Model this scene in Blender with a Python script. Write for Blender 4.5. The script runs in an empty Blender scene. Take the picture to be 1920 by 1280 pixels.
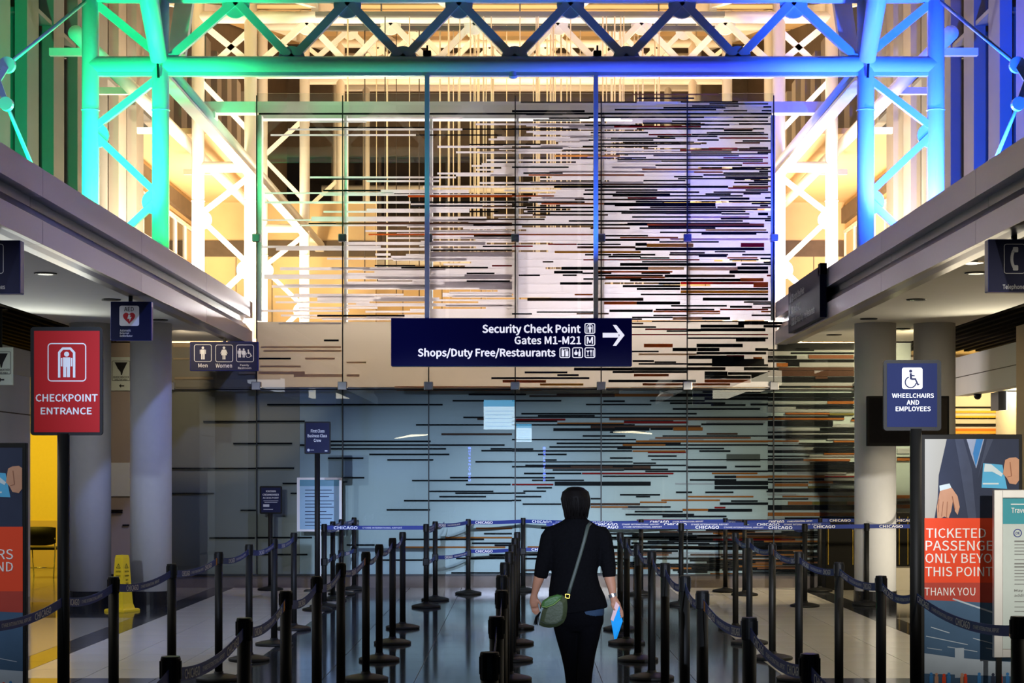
import bpy, bmesh, math, random
from mathutils import Vector, Matrix
random.seed(7)
S = bpy.context.scene
COL = S.collection
F = 3300.0; CX = 975.0; CY = 886.0; H = 1.614      # focal length in px, principal point, eye height
D = 24.75                                           # distance of the mosaic wall
def W(px, py, Y): return Vector(((px-CX)/F*Y, Y, H+(CY-py)/F*Y))
def yb(base_py): return F*H/(base_py-CY)
# ---------------------------------------------------------------- camera, world, lights
cd = bpy.data.cameras.new('camera'); cam = bpy.data.objects.new('camera', cd); COL.objects.link(cam)
cam.location = (0, 0, H); cam.rotation_euler = (math.pi/2, 0, 0)
cd.sensor_width = 36; cd.lens = 36*F/1920; cd.shift_x = -15/1920; cd.shift_y = 246/1920
cd.clip_start = .1; cd.clip_end = 300
S.camera = cam
S.view_settings.view_transform = 'Standard'; S.view_settings.look = 'None'
S.view_settings.exposure = 0; S.view_settings.gamma = 1; S.view_settings.use_curve_mapping = False
wd = bpy.data.worlds.new('world'); S.world = wd; wd.use_nodes = True
wd.node_tree.nodes['Background'].inputs[0].default_value = (.25, .33, .55, 1)
wd.node_tree.nodes['Background'].inputs[1].default_value = .02
def lamp(name, kind, loc, power, color, aim=None, size=.3, size_y=None, spot=None, blend=.6):
    l = bpy.data.lights.new(name, kind); l.energy = power; l.color = color
    if kind == 'AREA':
        l.size = size
        if size_y: l.shape = 'RECTANGLE'; l.size_y = size_y
    else: l.shadow_soft_size = size
    if kind == 'SPOT': l.spot_size = math.radians(spot); l.spot_blend = blend
    o = bpy.data.objects.new(name, l); COL.objects.link(o); o.location = loc
    if aim is not None:
        o.rotation_euler = (Vector(aim)-Vector(loc)).to_track_quat('-Z', 'Y').to_euler()
    return o
WARM = (1, .66, .33); WARM2 = (1, .78, .50); BLUE = (.02, .045, 1); TEAL = (.02, 1, .33); GREEN = (0, 1, .03)
# coloured floods on the ledge behind the fascia, at the feet of the front steel frame; added mid-air fills between
lamp('teal_flood', 'SPOT', (-4.95, 21.15, 4.1), 430, TEAL, (-4.95, 21.8, 7), .08, spot=75)
lamp('teal_flood', 'SPOT', (-3.9, 21.45, 4.2), 95, TEAL, (-2.7, 21.72, 6.6), .08, spot=62)
lamp('teal_flood', 'SPOT', (-3.2, 22.4, 4.3), 420, TEAL, (-2.8, 24.9, 6.7), .08, spot=60)  # added teal fill in mid-air, tints the head beam
lamp('blue_flood', 'SPOT', (1.2, 20.9, 3.9), 220, (.02, .12, 1), (-.6, 21.75, 7.0), .08, spot=95)  # added blue fill for the truss centre, no fixture stands here
lamp('teal_flood', 'SPOT', (-2.0, 20.9, 3.9), 45, TEAL, (-1.8, 21.75, 7.0), .08, spot=90)  # added teal fill for the truss, hung in empty air
lamp('green_flood', 'SPOT', (-4.05, 21.5, 4.1), 130, GREEN, (-4.42, 21.7, 5.6), .06, spot=60)
lamp('green_flood', 'SPOT', (-5.4, 19.2, 4.1), 900, (.0, 1, .32), (-6.6, 22.5, 7), .15, spot=110)
lamp('blue_flood', 'SPOT', (4.78, 21.15, 4.1), 2700, BLUE, (4.78, 21.8, 7), .08, spot=75)
lamp('blue_flood', 'SPOT', (3.75, 21.45, 4.2), 900, BLUE, (2.3, 21.72, 6.6), .08, spot=66)
lamp('blue_flood', 'SPOT', (5.2, 19.2, 4.1), 3400, (.01, .09, 1), (6.4, 22.5, 7), .15, spot=110)
lamp('blue_flood', 'SPOT', (3.3, 22.4, 4.1), 600, BLUE, (2.9, 24.8, 6.3), .08, spot=70)  # added blue fill in mid-air for head beam and strips
# warm floods beyond the glass
for sx in (-1, 1):
    lamp('warm_flood', 'SPOT', (sx*4.9-.085, 27.6, 4.1), 1900, WARM2, (sx*4.9, 29.3, 8), .2, spot=140)
    lamp('warm_flood', 'SPOT', (sx*4.4-.085, 26.0, 4.15), 1100, WARM2, (sx*5.2, 30.0, 5.5), .2, spot=120)
    lamp('warm_flood', 'SPOT', (sx*4.9-.085, 34.9, 4.1), 1500, WARM, (sx*4.6, 36.8, 8.5), .2, spot=130)
    lamp('warm_flood', 'SPOT', (sx*4.9-.085, 42.2, 4.1), 1300, WARM, (sx*4.2, 44.5, 9), .2, spot=130)
for sx in (-1, 1): lamp('gallery_fill', 'AREA', (sx*6.2, 35, 3.75), 620, (1, .84, .62), (sx*6.4, 35.5, 7), 1.2, 6)  # added upward fill that brightens the gallery, not a fitting of the place
lamp('gallery_fill', 'AREA', (0, 40, 7.0), 650, WARM, (0, 44, 14), 9, 3)
lamp('gallery_fill', 'AREA', (0, 47, 6.8), 600, WARM, (0, 54, 4.5), 9, 1)
# hall: added narrow fill spots behind the viewer brighten the lower wall, weak downlights under the side soffits
for x_, pw, c_ in ((-3.0, 2600, (.75, .85, 1)), (-.9, 14000, (.55, .68, 1)), (1.1, 14000, (.68, .78, 1)), (3.0, 8000, (1, .93, .80))):
    lamp('wall_fill_spot', 'SPOT', (x_*1.0, -18, 5.5), pw*3.6, c_, (x_, 24.7, .3), .05, spot=7.4, blend=.8)
lamp('panel_backfill', 'AREA', (-1.6, 26.3, 3.0), 130, (1, .80, .62), (-1.6, 24.9, 3.0), 4.5, .9)  # added area light that makes the film panel glow from behind
lamp('panel_backfill', 'AREA', (2.4, 26.3, 3.0), 170, (1, .90, .86), (2.4, 24.9, 3.0), 3.5, .9)  # second added light behind the film panel, for its right half
lamp('film_backfill', 'SPOT', (2.6, 28.2, 3.78), 2300, (.95, .90, 1), (1.8, 24.8, 6.0), .2, spot=110)  # added hidden spot that makes the translucent strips shine
lamp('film_backfill', 'SPOT', (-2.2, 28.2, 3.78), 1500, (1, .90, .82), (-1.4, 24.8, 5.6), .2, spot=110)  # same added back fill for the left strips
lamp('soffit_light', 'AREA', (-4.9, 15, 3.38), 70, (.8, .85, 1), (-4.9, 15, 0), .9, 8)
lamp('soffit_light', 'AREA', (4.8, 15, 3.38), 110, (1, .86, .62), (4.8, 15, 0), .9, 8)
lamp('soffit_light', 'AREA', (-4.5, 10, 3.38), 60, (1, .93, .80), (-4.5, 10, 0), .9, 5)
lamp('soffit_light', 'AREA', (4.5, 10, 3.38), 60, (1, .9, .7), (4.5, 10, 0), .9, 5)
lamp('wall_fill', 'SPOT', (5.45, 22.4, 3.36), 520, (1, .80, .48), (3.8, 24.7, 1.2), .1, spot=120)  # added fill for the right end of the mosaic, kept out of the mirror
lamp('soffit_fill', 'AREA', (-6.15, 19.8, 2.95), 26, (.9, .95, .9), (-4.4, 17.5, 3.6), 2.6, .3)  # added fill that lifts the soffit, no cove fitting exists here
lamp('soffit_fill', 'AREA', (6.1, 19.8, 2.95), 30, (1, .9, .68), (4.2, 17.5, 3.6), 2.6, .3)  # added soffit fill, right-hand twin
lamp('wall_fill', 'SPOT', (-4.42, 22.6, 3.36), 60, (1, .80, .55), (-4.0, 24.7, 2.2), .1, spot=110)  # added weak fill for the left end of the wall
lamp('column_uplight', 'SPOT', (5.3, 20.6, .25), 60, (1, .88, .66), (4.5, 21.7, .9), .1, spot=90)
lamp('side_room_light', 'AREA', (-8.2, 27, 3.2), 120, (1, .72, .06), (-8.2, 28.5, 0), 1.2, 1.2)
lamp('side_room_light', 'AREA', (7.2, 26.2, 3.0), 70, (1, .72, .25), (7.2, 27.5, 1.8), .8, .6)
lamp('blue_hall_flood', 'SPOT', (3.0, 9.0, 12), 3600, (.25, .36, 1), (-4.6, 19, 2.6), .3, spot=40)
# ---------------------------------------------------------------- materials
def mat(name, color, rough=.5, metal=0, spec=.3, noise=0, nscale=20, bump=0, bscale=60, emis=None, estr=0, coat=0):
    m = bpy.data.materials.new(name); m.use_nodes = True
    nt = m.node_tree; p = nt.nodes['Principled BSDF']
    p.inputs['Base Color'].default_value = (*color, 1)
    p.inputs['Roughness'].default_value = rough; p.inputs['Metallic'].default_value = metal
    p.inputs['Specular IOR Level'].default_value = spec; p.inputs['Coat Weight'].default_value = coat
    if noise:
        tc = nt.nodes.new('ShaderNodeTexCoord'); n = nt.nodes.new('ShaderNodeTexNoise'); n.inputs['Scale'].default_value = nscale
        n.inputs['Detail'].default_value = 4
        r = nt.nodes.new('ShaderNodeMix'); r.data_type = 'RGBA'
        r.inputs[6].default_value = (*[c*(1-noise) for c in color], 1)
        r.inputs[7].default_value = (*[min(1, c*(1+noise)) for c in color], 1)
        nt.links.new(tc.outputs['Object'], n.inputs['Vector']); nt.links.new(n.outputs['Fac'], r.inputs[0]); nt.links.new(r.outputs[2], p.inputs['Base Color'])
    if bump:
        tc = nt.nodes.new('ShaderNodeTexCoord'); n = nt.nodes.new('ShaderNodeTexNoise'); n.inputs['Scale'].default_value = bscale
        b = nt.nodes.new('ShaderNodeBump'); b.inputs['Strength'].default_value = bump; b.inputs['Distance'].default_value = .01
        nt.links.new(tc.outputs['Object'], n.inputs['Vector']); nt.links.new(n.outputs['Fac'], b.inputs['Height']); nt.links.new(b.outputs['Normal'], p.inputs['Normal'])
    if emis:
        p.inputs['Emission Color'].default_value = (*emis, 1); p.inputs['Emission Strength'].default_value = estr
    return m
def glass_mat(name, tint, refl, rough=0.0):
    m = bpy.data.materials.new(name); m.use_nodes = True; nt = m.node_tree; nt.nodes.clear()
    o = nt.nodes.new('ShaderNodeOutputMaterial'); mx = nt.nodes.new('ShaderNodeMixShader')
    t = nt.nodes.new('ShaderNodeBsdfTransparent'); t.inputs[0].default_value = (*tint, 1)
    g = nt.nodes.new('ShaderNodeBsdfGlossy'); g.inputs['Roughness'].default_value = rough
    f = nt.nodes.new('ShaderNodeFresnel'); f.inputs[0].default_value = 1.5
    ml = nt.nodes.new('ShaderNodeMath'); ml.operation = 'MULTIPLY'; ml.inputs[1].default_value = refl; ml.use_clamp = True
    nt.links.new(f.outputs[0], ml.inputs[0]); nt.links.new(ml.outputs[0], mx.inputs[0])
    nt.links.new(t.outputs[0], mx.inputs[1]); nt.links.new(g.outputs[0], mx.inputs[2]); nt.links.new(mx.outputs[0], o.inputs[0])
    return m
M = dict(
 steel=mat('white_painted_steel', (.78, .78, .76), .4, noise=.04, nscale=3, bump=.03, bscale=30),
 fin=mat('grey_painted_fin', (.16, .165, .17), .5, noise=.06, nscale=4),
 finlight=mat('warm_grey_fin', (.30, .28, .26), .5, noise=.06, nscale=4),
 fascia=mat('brushed_aluminium', (.27, .25, .33), .34, metal=.6, noise=.06, nscale=40, bump=.02, bscale=90),
 fdark=mat('dark_groove', (.07, .07, .09), .3, metal=.5, noise=.1),
 lip=mat('polished_lip', (.30, .27, .24), .32, metal=.8, noise=.05),
 soffit=mat('soffit_plaster', (.62, .60, .54), .8, noise=.03, nscale=8),
 ribbed=mat('dark_ribbed_ceiling', (.014, .012, .010), .95, spec=.02, noise=.2),
 col=mat('column_paint', (.62, .62, .62), .55, noise=.04, nscale=14, bump=.05),
 colbase=mat('column_base_black', (.012, .012, .013), .25, noise=.2),
 wallbeige=mat('beige_wall', (.58, .45, .30), .6, noise=.05, nscale=3),
 walllight=mat('pale_wall', (.60, .62, .64), .6, noise=.04, nscale=3),
 yellowwall=mat('yellow_wall', (.80, .66, .22), .6, noise=.04),
 back=mat('white_backing', (.50, .53, .54), .6, spec=.1, noise=.03, nscale=2),
 backwarm=mat('brown_backing', (.36, .30, .25), .4, noise=.04, nscale=2),
 kick=mat('polished_kick_stone', (.14, .12, .11), .1, noise=.25, nscale=6),
 black=mat('black_plastic', (.005, .005, .005), .5, spec=.15, noise=.1, bump=.05, bscale=200),
 blackm=mat('black_powder_coat', (.007, .007, .0065), .55, spec=.2, noise=.15, bump=.08, bscale=300),
 tilew=mat('pale_floor_tile', (.60, .57, .50), .16, noise=.07, nscale=1.3, bump=.01, bscale=8),
 tiled=mat('dark_floor_tile', (.028, .031, .036), .09, noise=.25, nscale=2.2, bump=.01, bscale=8),
 tileg=mat('grey_floor_tile', (.26, .25, .22), .14, noise=.12, nscale=1.6, bump=.01, bscale=8),
 grout=mat('floor_grout', (.035, .035, .035), .5, noise=.2),
 belt=mat('navy_webbing', (.010, .028, .19), .55, noise=.12, nscale=90, bump=.15, bscale=400),
 print=mat('white_print', (.80, .80, .82), .5, noise=.03),
 printd=mat('grey_print', (.50, .52, .58), .5, noise=.03),
 printw=mat('white_backlit_print', (.85, .85, .88), .5, noise=.02, emis=(.85, .85, 1), estr=.9),
 navy=mat('navy_sign_face', (.005, .008, .045), .6, spec=.2, noise=.06, nscale=3),
 navyglow=mat('navy_backlit_face', (.004, .004, .05), .5, spec=.15, noise=.06, nscale=3, emis=(.0, .0, .12), estr=.12),
 navyedge=mat('blue_sign_edge', (.01, .02, .22), .35, noise=.05),
 red=mat('red_sign_face', (.36, .008, .010), .5, spec=.1, noise=.08, nscale=4, emis=(.5, .01, .01), estr=.12),
 redheart=mat('heart_red', (.55, .01, .02), .4, noise=.05),
 orange=mat('orange_clip', (.95, .40, .02), .4, noise=.05),
 yellow=mat('cone_yellow', (.90, .62, .02), .4, noise=.05, nscale=8),
 ink=mat('black_ink', (.01, .01, .01), .6, noise=.1),
 signw=mat('pale_green_sign', (.62, .70, .60), .5, noise=.03),
 paper=mat('paper', (.62, .66, .70), .6, noise=.04),
 chrome=mat('chrome', (.6, .6, .58), .15, metal=1, noise=.05),
 clamp=mat('clamp_steel', (.45, .46, .50), .25, metal=.8, noise=.08),
 joint=mat('dark_joint', (.01, .012, .014), .5, noise=.1),
 hair=mat('black_hair', (.004, .003, .003), .6, spec=.1, noise=.3, nscale=60, bump=.12, bscale=260),
 skin=mat('skin', (.42, .20, .12), .55, noise=.06, nscale=12),
 jacket=mat('black_jacket', (.004, .004, .005), .95, spec=.03, noise=.3, nscale=60, bump=.3, bscale=90),
 trouser=mat('black_trousers', (.003, .003, .004), .95, spec=.03, noise=.3, nscale=60, bump=.2),
 denim=mat('denim', (.02, .045, .09), .8, noise=.2, nscale=60),
 bag=mat('olive_leather', (.055, .075, .035), .5, noise=.25, nscale=20, bump=.2),
 bagflap=mat('green_leather', (.05, .14, .03), .45, noise=.2, nscale=20, bump=.2),
 strap=mat('dark_strap', (.045, .06, .05), .5, noise=.2),
 brass=mat('brass', (.75, .55, .10), .25, metal=.8, noise=.05),
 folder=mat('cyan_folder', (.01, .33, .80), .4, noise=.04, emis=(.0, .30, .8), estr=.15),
 pink=mat('pink_page', (.75, .50, .50), .6, noise=.04),
 dwin=mat('night_glass', (.012, .011, .012), .08, noise=.2),
 brownpanel=mat('dark_brown_panel', (.10, .075, .055), .5, noise=.3, nscale=5),
 roof=mat('warm_roof_panel', (.60, .45, .26), .6, noise=.06, nscale=3),
 cable=mat('pale_cable', (.70, .58, .42), .5, noise=.05),
 cabled=mat('dark_cable', (.05, .035, .03), .5, noise=.05),
 cablegear=mat('dark_fitting', (.02, .018, .018), .5, noise=.1),
)
def film_mat(name, color, tr):
    m = bpy.data.materials.new(name); m.use_nodes = True; nt = m.node_tree; p = nt.nodes['Principled BSDF']
    p.inputs['Base Color'].default_value = (*color, 1); p.inputs['Roughness'].default_value = .6; p.inputs['Specular IOR Level'].default_value = .1
    n = nt.nodes.new('ShaderNodeTexNoise'); n.inputs['Scale'].default_value = 3
    t = nt.nodes.new('ShaderNodeBsdfTranslucent'); t.inputs[0].default_value = (*color, 1)
    mx = nt.nodes.new('ShaderNodeMixShader'); mr = nt.nodes.new('ShaderNodeMapRange'); mr.inputs[3].default_value = tr-.08; mr.inputs[4].default_value = tr+.08
    nt.links.new(n.outputs['Fac'], mr.inputs[0]); nt.links.new(mr.outputs[0], mx.inputs[0])
    nt.links.new(p.outputs[0], mx.inputs[1]); nt.links.new(t.outputs[0], mx.inputs[2]); nt.links.new(mx.outputs[0], nt.nodes['Material Output'].inputs[0])
    return m
STR = dict(
 K=mat('strip_black', (.004, .004, .006), .6, spec=.08, noise=.15), W=film_mat('strip_white_film', (.74, .71, .74), .6),
 O=film_mat('strip_orange', (.62, .20, .04), .5), D=mat('strip_dark_brown', (.075, .032, .02), .6, spec=.1, noise=.15),
 R=film_mat('strip_red', (.45, .02, .02), .5), Y=film_mat('strip_ochre', (.75, .45, .07), .5),
 P=film_mat('strip_tan', (.60, .42, .32), .5), G=mat('strip_grey', (.10, .10, .09), .6, spec=.1, noise=.1),
 B=mat('strip_brown', (.22, .08, .04), .6, spec=.1, noise=.12), L=mat('strip_olive', (.16, .12, .02), .6, spec=.1, noise=.1),
 V=film_mat('strip_ivory', (.85, .68, .50), .5))
FILMP = film_mat('film_panel', (.62, .58, .54), .55)
GLASS = glass_mat('clear_glass', (.93, .96, .95), 1.0)
GLASSL = glass_mat('lower_glass', (.90, .95, .94), 1.25)
# ---------------------------------------------------------------- mesh helpers
def tag(o, label=None, cat=None, group=None, kind=None):
    if label: o['label'] = label
    if cat: o['category'] = cat
    if group: o['group'] = group
    if kind: o['kind'] = kind
    return o
def empty(name, loc, label, cat, group=None):
    o = bpy.data.objects.new(name, None); COL.objects.link(o); o.location = loc; o.empty_display_size = .1
    return tag(o, label, cat, group)
def wloc(p):
    v = Vector(p.location)
    while p.parent: p = p.parent; v += Vector(p.location)
    return v
def obj(name, bm, m, parent=None, smooth=False, loc=None):
    """vertices are given in world metres; a child is stored relative to its parent"""
    me = bpy.data.meshes.new(name)
    if smooth:
        for f in bm.faces: f.smooth = True
    off = wloc(parent) if parent else (Vector(loc) if loc is not None else None)
    if off is not None: bmesh.ops.translate(bm, verts=bm.verts, vec=-off)
    bm.to_mesh(me); bm.free()
    for k in (m if isinstance(m, (list, tuple)) else [m]): me.materials.append(k)
    o = bpy.data.objects.new(name, me); COL.objects.link(o)
    if parent: o.parent = parent
    elif loc is not None: o.location = loc
    return o
def struct(name, bm, m, parent=None, smooth=False):
    o = obj(name, bm, m, parent, smooth)
    if not parent: o['kind'] = 'structure'
    return o
def box(bm, x0, x1, y0, y1, z0, z1, bev=0):
    vs = [bm.verts.new((x, y, z)) for z in (z0, z1) for x, y in ((x0, y0), (x1, y0), (x1, y1), (x0, y1))]
    fs = [bm.faces.new([vs[i] for i in q]) for q in ((3, 2, 1, 0), (4, 5, 6, 7), (0, 1, 5, 4), (1, 2, 6, 5), (2, 3, 7, 6), (3, 0, 4, 7))]
    if bev:
        es = {e for f in fs for e in f.edges}
        bmesh.ops.bevel(bm, geom=list(es), offset=bev, segments=2, affect='EDGES', profile=.5)
    return bm
def BX(*a, **k): return box(bmesh.new(), *a, **k)
def frame_of(t, ref=Vector((0, 1, 0))):
    t = t.normalized()
    if abs(t.dot(ref)) > .95: ref = Vector((0, 0, 1))
    u = t.cross(ref).normalized(); v = u.cross(t).normalized()
    return u, v
def tube(bm, pts, rad, n=12, cap=True):
    """rad: number, list of numbers or list of (a, b)"""
    pts = [Vector(p) for p in pts]; rings = []
    for i, p in enumerate(pts):
        t = (pts[min(i+1, len(pts)-1)]-pts[max(i-1, 0)])
        u, v = frame_of(t)
        r = rad[i] if isinstance(rad, (list, tuple)) else rad
        a, b = r if isinstance(r, (list, tuple)) else (r, r)
        rings.append([bm.verts.new(p+u*a*math.cos(2*math.pi*k/n)+v*b*math.sin(2*math.pi*k/n)) for k in range(n)])
    for A, B in zip(rings, rings[1:]):
        for k in range(n): bm.faces.new((A[k], A[(k+1) % n], B[(k+1) % n], B[k]))
    if cap: bm.faces.new(rings[0][::-1]); bm.faces.new(rings[-1])
    return bm
def lathe(bm, prof, cx=0, cy=0, n=32):
    rings = []
    for r, z in prof:
        rings.append([bm.verts.new((cx+r*math.cos(2*math.pi*k/n), cy+r*math.sin(2*math.pi*k/n), z)) for k in range(n)])
    for A, B in zip(rings, rings[1:]):
        for k in range(n): bm.faces.new((A[k], A[(k+1) % n], B[(k+1) % n], B[k]))
    bm.faces.new(rings[0][::-1]); bm.faces.new(rings[-1])
    return bm
def bar(bm, a, b, w, h):
    """rectangular bar; w across, h along world-depth"""
    a = Vector(a); b = Vector(b); u, v = frame_of(b-a)
    vs = [bm.verts.new(p+u*sx*w/2+v*sy*h/2) for p in (a, b) for sx, sy in ((-1, -1), (1, -1), (1, 1), (-1, 1))]
    for q in ((3, 2, 1, 0), (4, 5, 6, 7), (0, 1, 5, 4), (1, 2, 6, 5), (2, 3, 7, 6), (3, 0, 4, 7)): bm.faces.new([vs[i] for i in q])
    return bm
def poly(bm, pts):
    """flat polygon; pts = 3D points"""
    return bm.faces.new([bm.verts.new(p) for p in pts])
def rounded(x0, y0, x1, y1, r, n=5):
    out = []
    for cx, cy, a0 in ((x1-r, y1-r, 0), (x0+r, y1-r, 90), (x0+r, y0+r, 180), (x1-r, y0+r, 270)):
        for k in range(n+1):
            a = math.radians(a0+90*k/n); out.append((cx+r*math.cos(a), cy+r*math.sin(a)))
    return out
def circ(cx, cy, r, n=16): return [(cx+r*math.cos(2*math.pi*k/n), cy+r*math.sin(2*math.pi*k/n)) for k in range(n)]
def ring2(outer, inner):   # two outlines with the same count -> quads
    n = len(outer); return [[outer[k], outer[(k+1) % n], inner[(k+1) % n], inner[k]] for k in range(n)]
def outline(x0, y0, x1, y1, r, t): return ring2(rounded(x0, y0, x1, y1, r), rounded(x0+t, y0+t, x1-t, y1-t, max(r-t, .1)))
def thick(p, q, w):        # thick 2D line
    dx, dy = q[0]-p[0], q[1]-p[1]; l = math.hypot(dx, dy) or 1; nx, ny = -dy/l*w/2, dx/l*w/2
    return [(p[0]+nx, p[1]+ny), (q[0]+nx, q[1]+ny), (q[0]-nx, q[1]-ny), (p[0]-nx, p[1]-ny)]
def rect(x0, y0, x1, y1): return [(x0, y0), (x1, y0), (x1, y1), (x0, y1)]
_txt = {}
try:
    import os
    FONT = bpy.data.fonts.load(os.path.join(bpy.utils.system_resource('DATAFILES'), 'fonts', 'Noto Sans CJK Regular.woff2'))
except Exception:
    FONT = None
def text_data(s, bold=.0):
    key = (s, bold)
    if key not in _txt:
        c = bpy.data.curves.new('t', 'FONT'); c.body = s; c.font = FONT or c.font; c.size = 1; c.offset = bold; c.resolution_u = 2
        o = bpy.data.objects.new('t', c); COL.objects.link(o)
        dg = bpy.context.evaluated_depsgraph_get(); me = bpy.data.meshes.new_from_object(o.evaluated_get(dg))
        vs = [(v.co.x, v.co.y) for v in me.vertices]; fs = [tuple(p.vertices) for p in me.polygons]
        xs = [v[0] for v in vs]; ys = [v[1] for v in vs]
        x0, x1, y0, y1 = min(xs), max(xs), min(ys), max(ys)
        _txt[key] = ([((x-x0)/(x1-x0), (y-y0)/(y1-y0)) for x, y in vs], fs, (x1-x0)/(y1-y0))
        bpy.data.objects.remove(o); bpy.data.curves.remove(c); bpy.data.meshes.remove(me)
    return _txt[key]
def add_text(bm, s, fn, x0, y0, x1, y1, bold=.0, dv=(0, -.0003, 0)):
    """fills the box x0..x1, y0(top)..y1(bottom); fn maps 2D to 3D; bold letters are struck several times"""
    vs, fs, asp = text_data(s, 0); dv = Vector(dv)
    b = bold*.9; sh = [(0, 0)] if bold < .004 else ([(0, 0), (-b, 0), (b, 0)] if bold < .02 else [(0, 0), (-b, 0), (b, 0), (0, b), (0, -b)])
    hx = (x1-x0)/asp; hy = y0-y1
    for k, (a, c) in enumerate(sh):
        nv = [bm.verts.new(fn(x0+(x1-x0)*u+a*hx, y1+hy*v+c*hy)+dv*k) for u, v in vs]
        for f in fs:
            try: bm.faces.new([nv[i] for i in f])
            except ValueError: pass
def decal(name, parent, m, Y, polys=(), texts=(), dy=0, bold=.02, fn=None, dv=(0, -.0003, 0)):
    bm = bmesh.new(); fn = fn or (lambda x, y: W(x, y, Y)+Vector((0, -dy, 0)))
    for i, p in enumerate(polys): poly(bm, [fn(*q)+Vector(dv)*(.5*(i % 5)) for q in p])
    for t in texts: add_text(bm, t[0], fn, *t[1:5], bold=(t[5] if len(t) > 5 else bold), dv=dv)
    return obj(name, bm, m, parent)
def man(cx, y0, h, w=1.0):
    k = h/40*w; s = h/40
    return [circ(cx, y0+4*s, 4*s), rect(cx-6*k, y0+9*s, cx+6*k, y0+24*s), rect(cx-9.5*k, y0+10*s, cx-7*k, y0+23*s),
            rect(cx+7*k, y0+10*s, cx+9.5*k, y0+23*s), rect(cx-5.6*k, y0+24*s, cx-.6*k, y0+40*s), rect(cx+.6*k, y0+24*s, cx+5.6*k, y0+40*s)]
def woman(cx, y0, h):
    s = h/40
    return [circ(cx, y0+4*s, 4*s), [(cx-4*s, y0+9*s), (cx+4*s, y0+9*s), (cx+9*s, y0+27*s), (cx-9*s, y0+27*s)],
            thick((cx-5*s, y0+10*s), (cx-10*s, y0+22*s), 2.6*s), thick((cx+5*s, y0+10*s), (cx+10*s, y0+22*s), 2.6*s),
            rect(cx-4.5*s, y0+27*s, cx-.8*s, y0+40*s), rect(cx+.8*s, y0+27*s, cx+4.5*s, y0+40*s)]
def wheelchair(cx, y0, h):
    s = h/40; out = [circ(cx-1*s, y0+3.6*s, 3.6*s), thick((cx-1*s, y0+8*s), (cx, y0+22*s), 5*s), thick((cx, y0+21*s), (cx+10*s, y0+21*s), 4*s),
                   thick((cx, y0+13*s), (cx+8*s, y0+14*s), 2.6*s), thick((cx+9*s, y0+20*s), (cx+15*s, y0+34*s), 3.6*s), thick((cx+14*s, y0+34*s), (cx+18*s, y0+32*s), 3*s)]
    pts = [(cx-1*s+12*s*math.cos(math.radians(a)), y0+28*s+12*s*math.sin(math.radians(a))) for a in range(10, 261, 14)]
    return out+[thick(a, b, 2.8*s) for a, b in zip(pts, pts[1:])]
def copy_tree(o, loc, parent=None):
    c = o.copy(); COL.objects.link(c)
    if parent: c.parent = parent
    else: c.location = loc
    for ch in list(o.children): copy_tree(ch, None, c)
    return c
# ---------------------------------------------------------------- floor: tiles laid in bands
XL, XR = -3.75, 3.58
floor = struct('floor', BX(-11, 11, -8, 34, -.2, -.006), M['grout'])
T = .605
def tile_mesh(name, m, w, l):
    bm = BX(-w/2+.003, w/2-.003, -l/2+.003, l/2-.003, -.006, 0); me = bpy.data.meshes.new(name); bm.to_mesh(me); bm.free(); me.materials.append(m); return me
bands = [(-4.02, -2.27, 'tilew', 3, 1), (-2.27, 2.09, 'tiled', 6, 1), (2.09, 3.88, 'tilew', 3, 1), (-4.32, -4.02, 'tiled', 1, 2), (3.88, 4.18, 'tiled', 1, 2)]
nrow = 18; y_end = D-.02; y_start = y_end-nrow*T
for x0, x1, k, n, mul in bands:
    w = (x1-x0)/n; me = tile_mesh('tile', M[k], w, T*mul)
    for i in range(n):
        for j in range(nrow//mul):
            o = bpy.data.objects.new('tile', me); COL.objects.link(o); o.parent = floor
            o.location = (x0+(i+.5)*w, y_start+(j+.5)*T*mul, 0)
bm = bmesh.new()
for x0, x1, k, n, mul in bands:                # the stretch nearer than the frame
    for i in range(n):
        w = (x1-x0)/n
        for j in range(16): box(bm, x0+i*w+.003, x0+(i+1)*w-.003, y_start-(j+1)*T+.003, y_start-j*T-.003, -.006, 0)
o = obj('near_tiles', bm, M['tiled'], floor); o['kind'] = 'stuff'
# outer aisles: large grey tiles, dark ones round the columns paint in the reflected column bases
for sx, xa in ((-1, -4.32), (1, 4.18)):
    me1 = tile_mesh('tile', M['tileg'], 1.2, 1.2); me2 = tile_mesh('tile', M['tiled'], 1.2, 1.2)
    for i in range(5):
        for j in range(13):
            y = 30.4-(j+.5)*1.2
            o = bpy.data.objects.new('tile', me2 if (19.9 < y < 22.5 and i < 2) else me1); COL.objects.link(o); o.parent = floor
            o.location = (xa+sx*(i+.5)*1.2, y, 0)
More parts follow.
